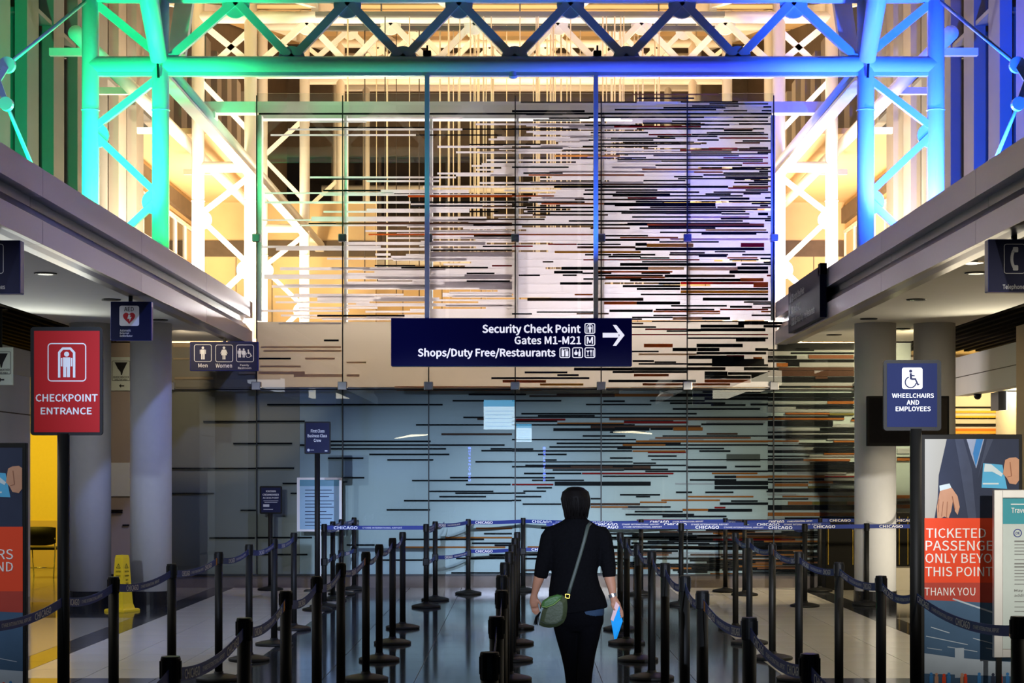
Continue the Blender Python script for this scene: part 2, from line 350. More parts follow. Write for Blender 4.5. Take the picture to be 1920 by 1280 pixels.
# ---------------------------------------------------------------- fascias and soffits
for sx, X, nm in ((-1, XL, 'left'), (1, XR, 'right')):
    Y0, Y1 = 3.0, D-.06
    def prof(pts, bm=None):
        bm = bmesh.new()
        a = [bm.verts.new((X+sx*x, Y0, z)) for x, z in pts]; b = [bm.verts.new((X+sx*x, Y1, z)) for x, z in pts]
        n = len(pts)
        for i in range(n): bm.faces.new((a[i], a[(i+1) % n], b[(i+1) % n], b[i]))
        bm.faces.new(a); bm.faces.new(b[::-1]); bmesh.ops.recalc_face_normals(bm, faces=bm.faces); return bm
    root = struct('trim_1' if sx < 0 else 'trim_2', prof([(.30, 3.44), (.30, 3.985), (.16, 3.985), (.16, 3.44)]), M['fdark'])
    # top rail, groove, sloping band and lower band, cut into panels about 3.7 m long
    L = 3.62
    k = 0; ya = Y1
    while ya > Y0:
        yb_ = max(Y0, ya-L); Y0s, Y1s = Y0, Y1
        Y0, Y1 = yb_+.004, ya-.004
        obj('top_rail', prof([(0, 3.78), (0, 4.0), (.18, 4.0), (.18, 3.78)]), M['fascia'], root)
        obj('groove_panel', prof([(.10, 3.70), (.10, 3.78), (.16, 3.78), (.16, 3.70)]), M['fdark'], root)
        obj('cove_panel', prof([(.02, 3.60), (.10, 3.70), (.16, 3.70), (.16, 3.60)]), M['fascia'], root)
        obj('lower_panel', prof([(0, 3.41), (0, 3.595), (.16, 3.595), (.16, 3.41)]), M['fascia'], root)
        obj('lip_panel', prof([(.0, 3.405), (.0, 3.41), (.30, 3.44), (.30, 3.43)]), M['lip'], root)
        Y0, Y1 = Y0s, Y1s; ya = yb_
    # white plaster soffit, dark ribbed ceiling further out
    xi, xo = X+sx*.3, sx*5.55-.085
    struct('ceiling_1' if sx < 0 else 'ceiling_2', BX(min(xi, xo), max(xi, xo), 3, 24.6, 3.45, 3.75), M['soffit'])
    rc = struct('ceiling_3' if sx < 0 else 'ceiling_4', BX(min(xo, sx*9.5), max(xo, sx*9.5), 3, 31, 3.62, 3.8), M['ribbed'])
    bm = bmesh.new()
    for i in range(22):
        x = xo+sx*(.04+i*.18); box(bm, x-.035, x+.035, 8, 30.9, 3.5, 3.62)
    o = obj('ceiling_rib', bm, M['ribbed'], rc); o['kind'] = 'stuff'
# recessed downlights in the soffits
for i, (px, py) in enumerate([(85, 512), (208, 561), (299, 599), (1822, 491), (1830, 511), (1718, 561), (1629, 597), (1564, 627), (1692, 616)]):
    fy = (CY-py)/(3.45-H); Y = F/fy; X = (px-CX)/fy
    lab = ['dark recessed downlight in the white soffit above the red checkpoint sign, nearest one',
           'dark recessed downlight just left of the hanging AED sign', 'dark recessed downlight above the white column right of the AED sign',
           'lit sparkling downlight in the soffit beside the telephone sign', 'dark recessed downlight directly below the lit one by the telephone sign',
           'dark recessed downlight halfway along the soffit above the wheelchair sign', 'dark recessed downlight above the column by the wall monitor',
           'small dark recessed downlight nearest the end of the side signboard', 'small dome detector between the two columns above the wheelchair sign'][i]
    r = empty('downlight' if i < 8 else 'ceiling_detector', (X, Y, 3.45), lab, 'light' if i < 8 else 'detector', None)
    obj('trim_ring', lathe(bmesh.new(), [(.075, 3.438), (.10, 3.44), (.105, 3.45)], X, Y, 20), M['black'] if i != 3 else M['chrome'], r)
    if i == 3:
        em = mat('lit_lamp', (1, 1, 1), emis=(1, .95, .85), estr=3); obj('lamp', lathe(bmesh.new(), [(.05, 3.432), (.06, 3.438)], X, Y, 16), em, r)
    else: obj('baffle', lathe(bmesh.new(), [(.02, 3.43 if i == 8 else 3.436), (.07, 3.438)], X, Y, 16), M['colbase'], r)
# ---------------------------------------------------------------- mosaic wall
XW0, XW1 = -5.9, 5.5
z_split = H+(CY-603)*D/F; z_film = H+(CY-726)*D/F
wall = struct('wall_back', BX(-3.1, XW1, D+.02, D+.12, .19, z_film), M['back'])
obj('film_panel', BX(-3.7, 3.62, D+.02, D+.03, z_film+.004, z_split), FILMP, wall)
obj('end_panel', BX(3.62, XW1, D+.02, D+.12, z_film+.004, 3.44), M['back'], wall)
struct('wall_back_left', BX(XW0, -3.102, D+.021, D+.12, .19, z_film), M['backwarm'])
obj('end_panel', BX(XW0, -3.7, D+.02, D+.12, z_film+.004, 3.44), M['backwarm'], wall)
struct('baseboard_back', BX(XW0, XW1, D-.03, D+.12, 0, .165), M['kick'])
obj('ledge', BX(XW0, XW1, D-.06, D+.02, .168, .19), M['joint'], wall)
def zpy(py): return H+(CY-py)*D/F
def xpx(px): return (px-CX)*D/F
jx = [321, 482, 643, 804, 966, 1127, 1288, 1450, 1611]
for i in range(len(jx)):
    x0 = xpx(jx[i])+.004; x1 = xpx(jx[i+1])-.004 if i+1 < len(jx) else XW1
    if 1 <= i <= 6:
        obj('glass_panel', BX(x0, x1, D-.045, D-.033, zpy(729), zpy(176)), GLASS, wall)
    else:
        obj('glass_panel', BX(x0, x1, D-.045, D-.033, zpy(729), z_split-.3), GLASS, wall)
    obj('glass_panel', BX(x0, x1, D-.045, D-.033, .195, zpy(731)), GLASSL, wall)
for i, p in enumerate(jx):
    x = xpx(p); up = 1 <= i <= 7
    obj('joint_seal', BX(x-.008, x+.008, D-.044, D-.03, .195, zpy(180) if up else z_split-.3), M['joint'], wall)
    if up and i not in (1, 7):
        obj('glass_fin', BX(x+.012, x+.05, D+.03, D+.2, zpy(605), zpy(215)), M['steel'], wall)
    obj('clamp', BX(x-.065, x+.065, D-.12, D-.02, zpy(731)-.005, zpy(716), bev=.01), M['clamp'], wall)
    if up: obj('clamp', BX(x-.055, x+.055, D-.12, D-.02, zpy(455), zpy(440), bev=.01), M['clamp'], wall)
obj('joint_seal', BX(xpx(321), XW1, D-.05, D-.03, zpy(731.5), zpy(729)), M['joint'], wall)
obj('brass_line', BX(xpx(740), xpx(1450), D-.052, D-.03, zpy(727.6), zpy(726)), STR['V'], wall)
# head beam and the two coloured edge posts
hb = empty('head_beam', (0, D+.25, zpy(218)), 'long white steel beam carrying the top of the glass mosaic wall', 'beam')
obj('upper_flange', BX(xpx(360), xpx(1572), D+.15, D+.35, zpy(207), zpy(186)), M['steel'], hb)
obj('dark_channel', BX(xpx(482), xpx(1450), D+.17, D+.3, zpy(211), zpy(207)), M['joint'], hb)
obj('lower_flange', BX(xpx(482), xpx(1450), D+.15, D+.35, zpy(218), zpy(211)), M['steel'], hb)
for px in (388, 1545): obj('bracket', BX(xpx(px)-.1, xpx(px)+.1, D+.1, D+.34, zpy(218), zpy(205), bev=.01), M['steel'], hb)
for px, lab in ((487, 'slim steel post on the green-lit edge of the glass mosaic wall'), (1449, 'slim steel post on the blue-lit edge of the glass mosaic wall')):
    p = obj('edge_post', BX(xpx(px)-.03, xpx(px)+.03, D-.02, D+.14, 3.75, zpy(216)), M['steel'], None, loc=None); tag(p, lab, 'post')
# ---- strips -------------------------------------------------------------
strips = []     # (px0, px1, py, thickness px, colour)
def T_(ox, oy, s):
    for t in s.replace('\n', ';').split(';'):
        t = t.strip()
        if not t: continue
        q = t.split(); c = q[0]; v = [float(a) for a in q[1].split(',')]
        strips.append((ox+v[0]/4, ox+v[1]/4, oy+v[2]/4, (v[3] if len(v) > 3 else 11)/4, c))
T_(480, 0, '''W 778,1550,884,14;W 405,830,912,14;K 398,1265,957,10;W 240,1548,970,14;K 1548,1920,970,10;W 110,1200,1013,14;K 1200,1845,1014,10;K 1600,1920,1084,10
W 1360,1920,1100,16;K 1655,1920,1113,8;W 1500,1920,1142,14''')
T_(960, 0, '''B 900,1550,710,8;K 935,1365,738;K 65,935,768;K 1265,1695,766;K 1480,1920,780;K 1350,1700,796;K 1135,1600,810;K 770,1530,824;K 0,545,835,16;K 410,875,852;K 870,1920,852
K 575,1440,881;W 1440,1660,881;K 1660,1920,881;W 980,1200,910,18;K 1200,1920,910;K 980,1415,925;W 107,545,940,14;K 545,978,940;K 1300,1630,938;R 765,1415,952,13;W 430,765,955,20
K 935,1588,967;P 1588,1808,970,16;K 1808,1890,967;K 0,495,969;W 495,935,967;K 1590,1800,980;K 590,1020,996;K 1460,1890,997;W 365,590,1012,16;R 1025,1345,1010;K 1350,1920,1010
W 435,1090,1026,16;K 1090,1540,1024;R 1555,1920,1036;K 740,1225,1038;W 325,575,1055,14;K 575,1060,1052;K 1390,1550,1051;K 830,1365,1068;K 0,215,1083;K 640,1415,1081;W 215,530,1098,14
K 530,1090,1098;K 0,380,1112;R 1475,1690,1113;K 1780,1920,1113,18;K 385,708,1127;W 708,1260,1127,14;R 1260,1690,1127;K 1340,1645,1141;K 780,1920,1155;Y 318,808,1169,14;K 1060,1700,1168
K 790,1005,1183;R 1585,1920,1183;K 790,1880,1197;K 1120,1880,1210;W 790,1120,1210,14;R 1730,1920,1224;K 1075,1725,1240;K 0,425,1255;W 750,1080,1255,14;O 975,1630,1270;K 1630,1920,1270''')
T_(480, 320, '''W 1500,1920,34,16;W 405,1500,50,14;K 550,985,64,10;W 830,1375,78,14;K 505,935,150,12;W 935,1595,155,26;W 65,1035,168,12;W 485,1920,182,12;O 1140,1920,192,16;W 65,1160,238,16;K 1160,1920,237
K 1160,1700,265;B 1700,1920,270;W 1160,1920,252,12;W 830,1600,300,30;W 505,835,308,14;K 1600,1815,307;W 415,1730,362,36;W 50,415,370,12;D 1515,1920,365;B 600,1920,396,14;K 395,600,397;W 325,1920,410,12
K 1630,1920,408;W 820,1920,452,14;O 845,1920,479,12;K 1635,1920,490;W 980,1920,505,14;W 670,1720,545,24;W 40,935,570,16;K 1700,1920,568;W 150,1480,588,20;K 1310,1920,596;W 895,1010,628,18;W 1310,1920,625,38
W 1030,1580,665,18;K 890,1195,713,12;R 1770,1920,713;W 180,1420,735,22;K 1090,1740,727,12;K 1580,1790,770;W 60,1920,795,36;K 1580,1905,828;W 680,1920,860,60;W 120,1280,868,20;W 460,1275,960,40
W 680,1920,1010,14;W 1400,1920,930,30;K 460,1115,1088,14;W 170,640,1145,12;K 510,620,1272,14;W 30,700,1050,16;W 330,1100,1104,10''')
T_(960, 320, '''K 85,380,19;O 125,990,33;W 280,1370,8,12;O 1365,1580,12;K 1585,1920,19;K 1215,1430,46;K 1435,1920,33;K 1245,1920,60;K 985,1300,75;W 135,985,88,14;K 1665,1920,89;K 0,680,105;B 680,1335,104,13
K 1775,1920,103;K 315,1620,122,16;R 1620,1920,131;K 545,1090,146;K 1750,1920,146;K 535,1185,177,12;K 1735,1865,174;O 0,315,190;K 755,1730,189;W 145,540,205,12;D 470,1560,217;K 1560,1780,210,16;K 0,545,236
O 220,690,248;K 690,1525,250,18;K 0,105,270;K 110,640,277;K 770,1525,262;D 880,1840,290;K 115,1750,306;K 1860,1920,262;K 1845,1920,325,20;K 820,1570,318;V 1155,1345,322;K 1570,1780,325;K 900,1340,348
V 1340,1780,348,14;D 0,245,365;K 425,865,378;K 640,1730,378;K 865,1780,395;K 0,1015,406;O 1015,1890,405,16;K 1020,1890,419;K 1110,1920,463;O 0,640,480;K 640,1020,488;O 810,1245,502;V 1185,1920,513,14
K 640,1105,520,16;K 1105,1550,535;R 270,485,552;K 490,815,553;K 925,1010,553,22;Y 1010,1360,560,26;R 0,155,567;R 1715,1890,558,30;B 490,925,575,16;K 925,1540,587,22;K 1540,1890,587,22;Y 320,965,610,16
K 1520,1750,608;K 1400,1610,642;K 960,1180,654;R 535,1405,668,10;O 1615,1840,654;K 1630,1850,668;K 975,1320,683;D 230,310,683;K 810,1680,703,22;K 370,1020,732,22;V 1020,1290,732,22;K 1690,1920,730,24
V 1320,1690,735,24;K 315,530,762,20;K 530,745,769;K 970,1185,769;K 1630,1920,760,24;K 50,210,784;K 380,485,784;O 700,1145,800,13;K 1145,1320,790,22;B 1320,1670,790,20;K 535,970,812;K 885,1710,820,20
O 1710,1885,818,26;K 360,600,846,18;K 1100,1260,846,16;R 1265,1810,843,18;O 1810,1920,855,40;K 830,1260,866,16;K 935,1260,887,16;K 1265,1920,887,14;Y 1265,1920,908,20;O 470,605,929;K 965,1920,928
D 115,985,965,22;K 1430,1920,963,22;O 690,935,992,22;K 935,1260,992,22;K 1635,1800,1020,16;K 730,1055,1050,18;O 1060,1560,1055,12;R 1560,1920,1041;K 185,640,1060,10;B 485,725,1072;K 0,150,1074
V 1320,1560,1070;K 1060,1320,1086;K 900,1205,1100;P 1205,1425,1107,22;K 1425,1635,1107,20;K 1050,1920,1130,8;D 900,985,1145;K 900,1080,1172;R 1000,1310,1188;K 1320,1415,1195,20;K 1415,1740,1165,22
K 1415,1900,1192,22;K 1160,1320,1202;R 900,1920,1228,8;K 1320,1920,1255;K 1680,1900,1270,20''')
T_(960, 640, '''O 990,1205,30,26;K 1205,1385,60,24;K 1385,1730,30,26;K 1390,1555,60,26;K 1825,1920,60,20;K 900,1100,75;V 950,1385,96,12;K 1385,1905,88,18;K 1325,1740,118,24;R 1610,1740,108;O 1810,1875,123,14;K 905,1065,147,14
K 1070,1230,155;K 1500,1890,150,40;K 950,1500,168;K 1320,1500,175;K 1500,1920,178,16;K 465,900,207,20;G 900,1310,207,24;D 1310,1600,204,22;K 1740,1920,204,22;K 755,915,229,16;G 915,1310,229,16;K 95,415,232,14
K 1445,1615,240,30;K 1620,1920,240,20;K 1445,1790,268,24;O 915,1175,252,18;K 340,500,252,14;K 0,580,275,14;K 1795,1920,270,60;O 1445,1790,296,24;O 0,255,299,20;Y 210,535,322,16;O 980,1635,321,16
O 60,225,362;K 890,1920,346,10;K 1430,1865,378,12;K 0,105,397;D 335,770,397;D 130,770,409;O 770,1210,402,20;K 1210,1920,402,22;K 1445,1920,428,20;K 0,370,444;K 1035,1445,444;K 555,1045,472;K 1790,1920,472,14
K 70,1385,541;K 195,620,556;K 0,1920,568,8;R 30,400,585,14;B 730,1920,582,16;K 0,340,598;K 840,1210,598;R 840,1320,606,16;O 340,840,613;K 0,920,625,10;D 590,1415,640,22;O 1210,1430,655,24
K 310,770,660,20;K 1040,1205,655,16;K 770,1030,655,24;K 735,1000,679;K 530,850,708;K 1130,1920,708,8;B 1075,1790,722;K 0,930,735,8;O 930,1920,748,14;K 335,1265,763;O 830,1150,772,20;K 1150,1920,775
K 280,900,790;K 790,1590,802;K 0,160,806;O 905,1300,822;R 1020,1305,830;K 0,900,820;K 195,410,846;K 1020,1235,858;K 735,905,873;K 1045,1920,885,8;K 250,335,888;K 0,905,902,8;K 910,1080,912
K 100,1305,928;D 245,1040,944,20;K 755,905,938;K 0,440,938;K 305,840,963;K 840,1170,958;K 1310,1610,943,18;G 1610,1860,870,50;K 90,520,989;R 525,1210,989;K 1000,1920,972;K 680,1170,1010;K 0,320,1021
K 150,540,1040;K 320,1040,1065,30;R 0,310,1072;K 185,300,1096;K 85,255,1122;K 0,100,1136;K 25,220,1163;K 0,70,1191;K 80,370,1219;K 590,670,1178;D 590,960,1220,16;O 960,1160,1205;K 870,1190,1240
O 590,870,1240;K 920,1280,1275;O 1280,1470,1262,16;K 1470,1800,1265,20;K 810,1110,1149;K 930,1035,1163;K 1230,1350,1130,12;K 1450,1660,1130;O 1320,1810,1163;O 1120,1560,1190;O 1680,1920,1014,16;K 1520,1680,1014,18
K 1520,1920,1060,30;K 1520,1920,1095,24;O 1500,1840,988;K 1560,1920,1215,18;R 1520,1600,1245,12''')
T_(480, 640, '''V 35,635,42,14;V 55,640,70,14;K 0,260,128,12;V 370,590,128,14;V 30,335,187,14;V 20,365,235,22;V 285,645,255,22;V 680,775,255,18;V 680,825,157,12;K 1765,1920,275,14;O 1850,1920,298,20;O 1040,1910,340,6;O 1055,1910,362,12
K 1595,1920,397;K 1475,1710,444;K 85,1400,473,12;K 0,365,598;K 1555,1710,569;D 1660,1710,582;K 1200,1710,625,10;D 1390,1920,695,14;K 0,270,764;K 555,1310,748;K 330,1865,776;K 560,1425,804;K 850,1450,846
K 540,805,874;K 985,1330,887;K 1690,1920,818;K 1760,1920,804;K 1645,1920,901;K 0,285,949;K 200,305,1064;K 640,812,1021;K 640,685,1053;K 1455,1920,1020;K 1170,1590,1042;K 1575,1910,1072;K 1300,1780,1123
K 1495,1920,1137;K 1375,1725,1163;K 1110,1920,1193,12;K 980,1305,1262;K 260,305,1138''')  # ivory strips here paint in bright see-through gaps and light reflections
T_(0, 640, '''K 1525,1920,600,12;K 1750,1920,765;K 1285,1920,951;K 1285,1605,1139;K 1805,1920,1265;K 832,918,1266;V 1310,1600,275,18;V 1300,1430,30,24;V 1300,1420,130,12;V 1790,1915,236,16''')
T_(0, 960, 'K 1570,1910,193,12;K 920,968,97;K 832,918,1')
T_(480, 960, '''K 0,420,190;K 0,385,317;K 680,890,245;K 860,1250,358;K 1120,1710,203;O 1420,1920,190;K 1620,1920,232;O 1050,1870,262;K 1710,1920,160;O 1650,1920,120;K 1465,1830,454;K 1500,1865,345''')
T_(1440, 640, '''K 75,645,38,50;W 345,620,65,16;K 0,345,65,14;W 0,170,88,26;K 170,645,88,14;K 0,215,118,24;W 215,305,118,24;B 305,640,115,28;K 0,645,145,22;O 65,150,175,28;K 150,235,170,30;W 235,645,175,28;K 0,80,205,20;D 80,645,205,24
D 0,645,240,40;K 0,645,285,40;D 355,445,272,18;W 0,645,322,20;K 75,320,340;D 320,645,340;W 0,390,365,14;K 0,645,400,30;K 0,645,432,20;W 0,445,460,16;O 445,645,458,18;K 0,645,480;W 0,210,500,20;K 210,645,497,12
W 0,645,520,18;O 130,460,541,12;L 460,645,545,16;K 0,570,565;O 0,570,580,14;K 0,485,615,40;W 485,650,630,24;W 0,390,657,22;K 390,650,657,20;K 0,650,680;W 0,650,692,10;K 0,650,715,24;W 445,650,732,14;O 0,230,746
W 115,280,760;K 230,650,765;K 0,650,780;W 0,340,803,18;K 340,650,803;K 0,650,825,20;O 420,650,842;W 310,650,856,14;K 0,310,860;K 0,265,885,18;W 0,355,905,26;O 265,615,888,16;K 315,650,912,16;K 0,650,940,30
K 0,650,968,18;W 145,590,985,20;O 0,425,1012,16;R 425,650,1012;K 0,420,1034,14;W 420,650,1034,20;K 0,300,1055;O 50,300,1075,22;O 305,485,1055,16;K 485,650,1055,18;L 300,465,1092,16;K 0,650,1110,16;W 495,650,1136,12
W 0,215,1147,14;O 110,650,1162;W 300,630,1177,12;K 0,300,1180;O 150,330,1212,24;L 330,590,1212,24;O 590,650,1212,24;K 0,650,1245,36;O 0,650,1295,26;W 0,125,1325,14;K 125,650,1325,14;K 0,650,1350,30''')
for x0, x1, y, t, c in [(1682, 1706, 845, 10, 'W'), (1682, 1706, 858, 4, 'K'), (1682, 1706, 861, 5, 'O'), (1682, 1706, 931, 6, 'O'), (1682, 1706, 941, 6, 'K'), (1682, 1706, 949, 7, 'O')]: strips.append((x0, x1, y, t, c))
transcribed = list(strips)
def covered(x0, x1, y, t):
    for a, b, q, s, c in transcribed:
        if abs(q-y) < (s+t)/2-.4 and a < x1-2 and b > x0+2: return True
    return False
rnd = random.Random(11)
fills = []
y = 222.0
while y < 600:                       # white film of the upper glass, denser to the right and downwards
    dens = min(1, (y-215)/330)
    xs = 1000-420*dens+rnd.uniform(-90, 160)
    x = xs
    while x < 1445:
        L = rnd.uniform(60, 220); f = (x-800)/500+dens*.9
        if rnd.random() < min(.96, f): fills.append((x, min(1446, x+L), y, 3.6, 'W'))
        x += L
    y += 3.55
y = 190.0
while y < 600:                       # dark and coloured courses among the film at upper right
    x = 1010+rnd.uniform(-120, 160)
    while x < 1440:
        L = rnd.uniform(40, 170); p = (x-930)/560
        if rnd.random() < p and not covered(x, x+L, y, 3.4):
            fills.append((x, min(1446, x+L), y, 2.9, rnd.choices('KDOBRY', (66, 12, 8, 6, 4, 2))[0]))
        x += L+rnd.uniform(0, 50)
    y += 3.55
y = 606.0
while y < 1078:                      # dark courses between the copied ones
    pitch = 5.4 if y < 730 else 3.6
    x = (1190 if y < 730 else 1000)+rnd.uniform(-60, 150)+(120 if 735 < y < 790 else 0)
    if y > 985: x -= 60
    while x < 1603:
        L = rnd.uniform(40, 190); p = (x-1050)/520
        if y > 985: p = .45+(x-1000)/1200
        if rnd.random() < p*.95 and not covered(x, x+L, y, pitch):
            c = rnd.choices('KDOBRW', (60, 12, 9, 6, 2, 12))[0]
            fills.append((x, min(1605, x+L), y, pitch*.86, c))
        x += L
    y += pitch
for _ in range(60):                  # extra whites among the dark at right
    yy = rnd.uniform(985, 1075); x = rnd.uniform(1180, 1540)
    if not covered(x, x+90, yy, 3): fills.append((x, min(1604, x+rnd.uniform(50, 160)), yy, 3, rnd.choice('WWOK')))
strips.sort(key=lambda s: -(s[1]-s[0])*s[3])
def strip_box(bm, s, i, base):
    x0, x1, py, t, c = s
    if c in 'WPV': base += .0095
    yf = base-(i % 23)*.0004
    return box(bm, xpx(x0), xpx(x1), yf, yf+.006 if py < 600 else D+.018, zpy(py+t/2), zpy(py-t/2))
for i, s in enumerate(strips[:298]):
    obj('mosaic_strip', strip_box(bmesh.new(), s, i, D-.012), STR[s[4]], wall)
keys = list(STR)
bm = bmesh.new()
for i, s in enumerate(strips[298:]+fills):
    n0 = len(bm.faces); strip_box(bm, s, i, D-.012 if i < len(strips)-298 else (D-.0 if s[4] == 'W' and s[2] < 600 else D-.011))
    bm.faces.ensure_lookup_table()
    for f in bm.faces[n0:]: f.material_index = keys.index(s[4])
o = obj('small_mosaic_strips', bm, [STR[k] for k in keys], wall); o['kind'] = 'stuff'
# ---------------------------------------------------------------- side walls, bulkheads, side rooms
wl = struct('wall_left', BX(-6.6, -6.4, 8, 23, 0, 3.2), M['walllight'])
obj('panel_joint', BX(-6.402, -6.396, 8, 22.99, 2.36, 2.375), M['joint'], wl)
obj('bulkhead_panel', BX(-6.399, -6.37, 8, 22.98, 2.86, 3.19), M['soffit'], wl)
wr = struct('wall_right', BX(6.4, 9, 14, 22.7, 0, 3.62), M['wallbeige'])
bh = struct('trim_3', BX(6.4, 6.6, 22.7, 25.9, 2.74, 3.3), M['walllight'])
obj('panel_joint', BX(6.396, 6.402, 22.7, 25.9, 3.0, 3.012), M['joint'], bh)
struct('wall_side_left', BX(-11, -5.6, 30, 30.2, 0, 3.6), M['yellowwall'])
struct('wall_side_left_dado', BX(-11, -5.6, 29.97, 29.999, 0, .80), M['wallbeige'])
struct('wall_far_left', BX(-11.2, -11, 23, 30, 0, 3.6), M['yellowwall'])
struct('wall_return_left', BX(-6.0, XW0, D+.12, 30, 0, 3.4), M['yellowwall'])
sr = struct('wall_side_right', BX(5.5, 10, 27.2, 27.4, 0, 3.4), STR['W'])
rnd2 = random.Random(3); py = 745
for (pa, pb, c, t) in [(762, 765, 'K', 3), (770, 773, 'Y', 4), (779, 784, 'Y', 6), (783, 785, 'K', 2), (794, 800, 'K', 5), (803, 807, 'O', 5), (808, 812, 'Y', 5), (814, 817, 'O', 3), (850, 856, 'K', 5), (868, 872, 'K', 5), (890, 896, 'O', 5), (915, 920, 'K', 5), (940, 946, 'Y', 6), (960, 970, 'K', 9)]:
    z = H+(CY-pa)*27.2/F; obj('mosaic_strip', BX(5.6, 7.35, 27.185, 27.2, z-t*.008, z), STR[c], sr)
struct('wall_end_right', BX(7.35, 7.55, 23, 27.2, 0, 3.4), M['col'])
struct('wall_far_right', BX(9.9, 10, 22.7, 27.2, 0, 3.4), M['wallbeige'])
# ---------------------------------------------------------------- steel frames
CXC = -.085                                     # centre line of the hall
def frame_x(sx, inner): return CXC+sx*(4.345 if inner else 5.21)
frames = [21.7, 28.95, 36.2, 43.45, 50.7]
ztop = [7.5, 9.1, 10.8, 12.2, 13.6]
LABT = ['white steel truss lit green to blue, nearest one, crossing above the hanging signs',
        'cream steel truss just behind the green-to-blue one', 'golden cream steel truss, third one back from the hall',
        'golden cream steel truss, fourth one back, high beyond the glass', 'dim steel truss farthest back beyond the glass mosaic wall']
for i, (Y, zt) in enumerate(zip(frames, ztop)):
    zb = zt-.86; r = .11
    t = empty('roof_truss', (CXC, Y, zb), LABT[i], 'truss')
    xa, xb = frame_x(-1, False), frame_x(1, False)
    obj('bottom_chord', tube(bmesh.new(), [(xa, Y, zb), (xb, Y, zb)], r if i else .105, 20), M['steel'], t, True)
    obj('chord_flange', BX(xa, xb, Y-.04, Y+.04, zb-r-.03, zb-r+.01), M['steel'], t)
    obj('top_chord', tube(bmesh.new(), [(xa, Y, zt), (xb, Y, zt)], .1, 16), M['steel'], t, True)
    n = 5; sp = 1.375; x_first = -sp*2.0+CXC+.075
    top = [CXC+(k-2.5)*sp+.02 for k in range(6)]            # top nodes
    bot = [CXC+(k-2)*sp+.02 for k in range(5)]
    xi0, xi1 = frame_x(-1, True), frame_x(1, True)
    segs = [(xi0+.1, 'b', top[0])]+[(top[k], 't', bot[k]) for k in range(5)]+[(bot[k], 'b', top[k+1]) for k in range(5)]+[(xi1-.1, 'b', top[5])]
    for k, (x0, side, x1) in enumerate(segs):
        z0, z1 = (zb+.07, zt-.07) if side == 'b' else (zt-.07, zb+.07)
        obj('diagonal', bar(bmesh.new(), (x0, Y, z0), (x1, Y, z1), .10, .07), M['steel'], t)
    for x in top: obj('gusset', tube(bmesh.new(), [(x, Y-.02, zt-.12), (x, Y+.02, zt-.12)], .17, 24), M['steel'], t)
    for x in bot: obj('gusset', tube(bmesh.new(), [(x, Y-.02, zb+.06), (x, Y+.02, zb+.06)], .17, 24), M['steel'], t)
    # side frames: two posts with zigzag bracing
    for sx in (-1, 1):
        xi, xo = frame_x(sx, True), frame_x(sx, False)
        side = ('green-lit' if sx < 0 else 'blue-lit') if i == 0 else ('cream')
        wing = 'left' if sx < 0 else 'right'
        lab = (f'{side} braced steel frame with two round posts beside the {wing} fascia' if i == 0 else
               f'cream braced steel frame on the {wing} side, {["","second","third","fourth","fifth"][i]} back from the hall')
        c = empty('braced_frame', (xi, Y, 3.8), lab, 'frame')
        zhi = zt+.3 if i else 9.0
        for x, rr in ((xi, .105), (xo, .105)):
            obj('post', tube(bmesh.new(), [(x, Y, 3.8), (x, Y, zhi)], rr, 20), M['steel'], c, True)
            obj('splice_ring', lathe(bmesh.new(), [(.108, 6.07), (.116, 6.08), (.108, 6.09)], x, Y, 20), M['steel'], c)
        zs = [6.5, 5.83, 5.01, 4.2, 3.9]; xs = [xi, xo, xi, xo, xi]
        if i: 
            zz = 6.5+1.65
            zs = [zz+.65, zz, zz-.83]+zs; xs = [xi, xo, xo][:0]+[xi, xo, xo]+xs; zs[2] = 7.32; xs = [xi, xo, xi, xi, xo, xi, xo, xi]
            zs = [8.9, 8.1, 7.2, 6.5, 5.83, 5.01, 4.2, 3.9]; xs = [xi, xo, xi, xi, xo, xi, xo, xi]
            pairs = [(0, 1), (1, 2), (2, 1), (3, 4), (4, 5), (5, 6), (6, 7)]
        else: pairs = [(0, 1), (1, 2), (2, 3), (3, 4)]
        for a, b in pairs:
            if (a, b) == (2, 1): continue
            obj('brace', bar(bmesh.new(), (xs[a], Y, zs[a]), (xs[b], Y, zs[b]), .085, .07), M['steel'], c)
        obj('brace', bar(bmesh.new(), (xi, Y, zb+.1), (xo, Y, zt-.05), .10, .07), M['steel'], c)
        for x, z in ((xo-sx*.08, 5.83), (xi+sx*.08, 5.01)):
            obj('gusset', tube(bmesh.new(), [(x, Y-.02, z-.06), (x, Y+.02, z-.06)], .15, 20), M['steel'], c)
        if i:   # low tie between the two posts
            obj('tie_beam', tube(bmesh.new(), [(xi, Y, 6.64), (xo, Y, 6.64)], .09, 14), M['steel'], c, True)
        if i == 0:
            obj('raking_strut', tube(bmesh.new(), [(xi, Y-.12, 6.68), (xi, Y-1.35, 7.95)], [.1, .14], 18), M['steel'], c, True)
            obj('raking_strut', bar(bmesh.new(), (xi+sx*-.16, Y+.2, 6.8), (xi-sx*.28, Y+.5, 8.1), .22, .12), M['steel'], c)
            obj('pin', tube(bmesh.new(), [(xi, Y-.14, 6.45), (xi, Y-.22, 6.80)], .016, 8), M['cablegear'], c)
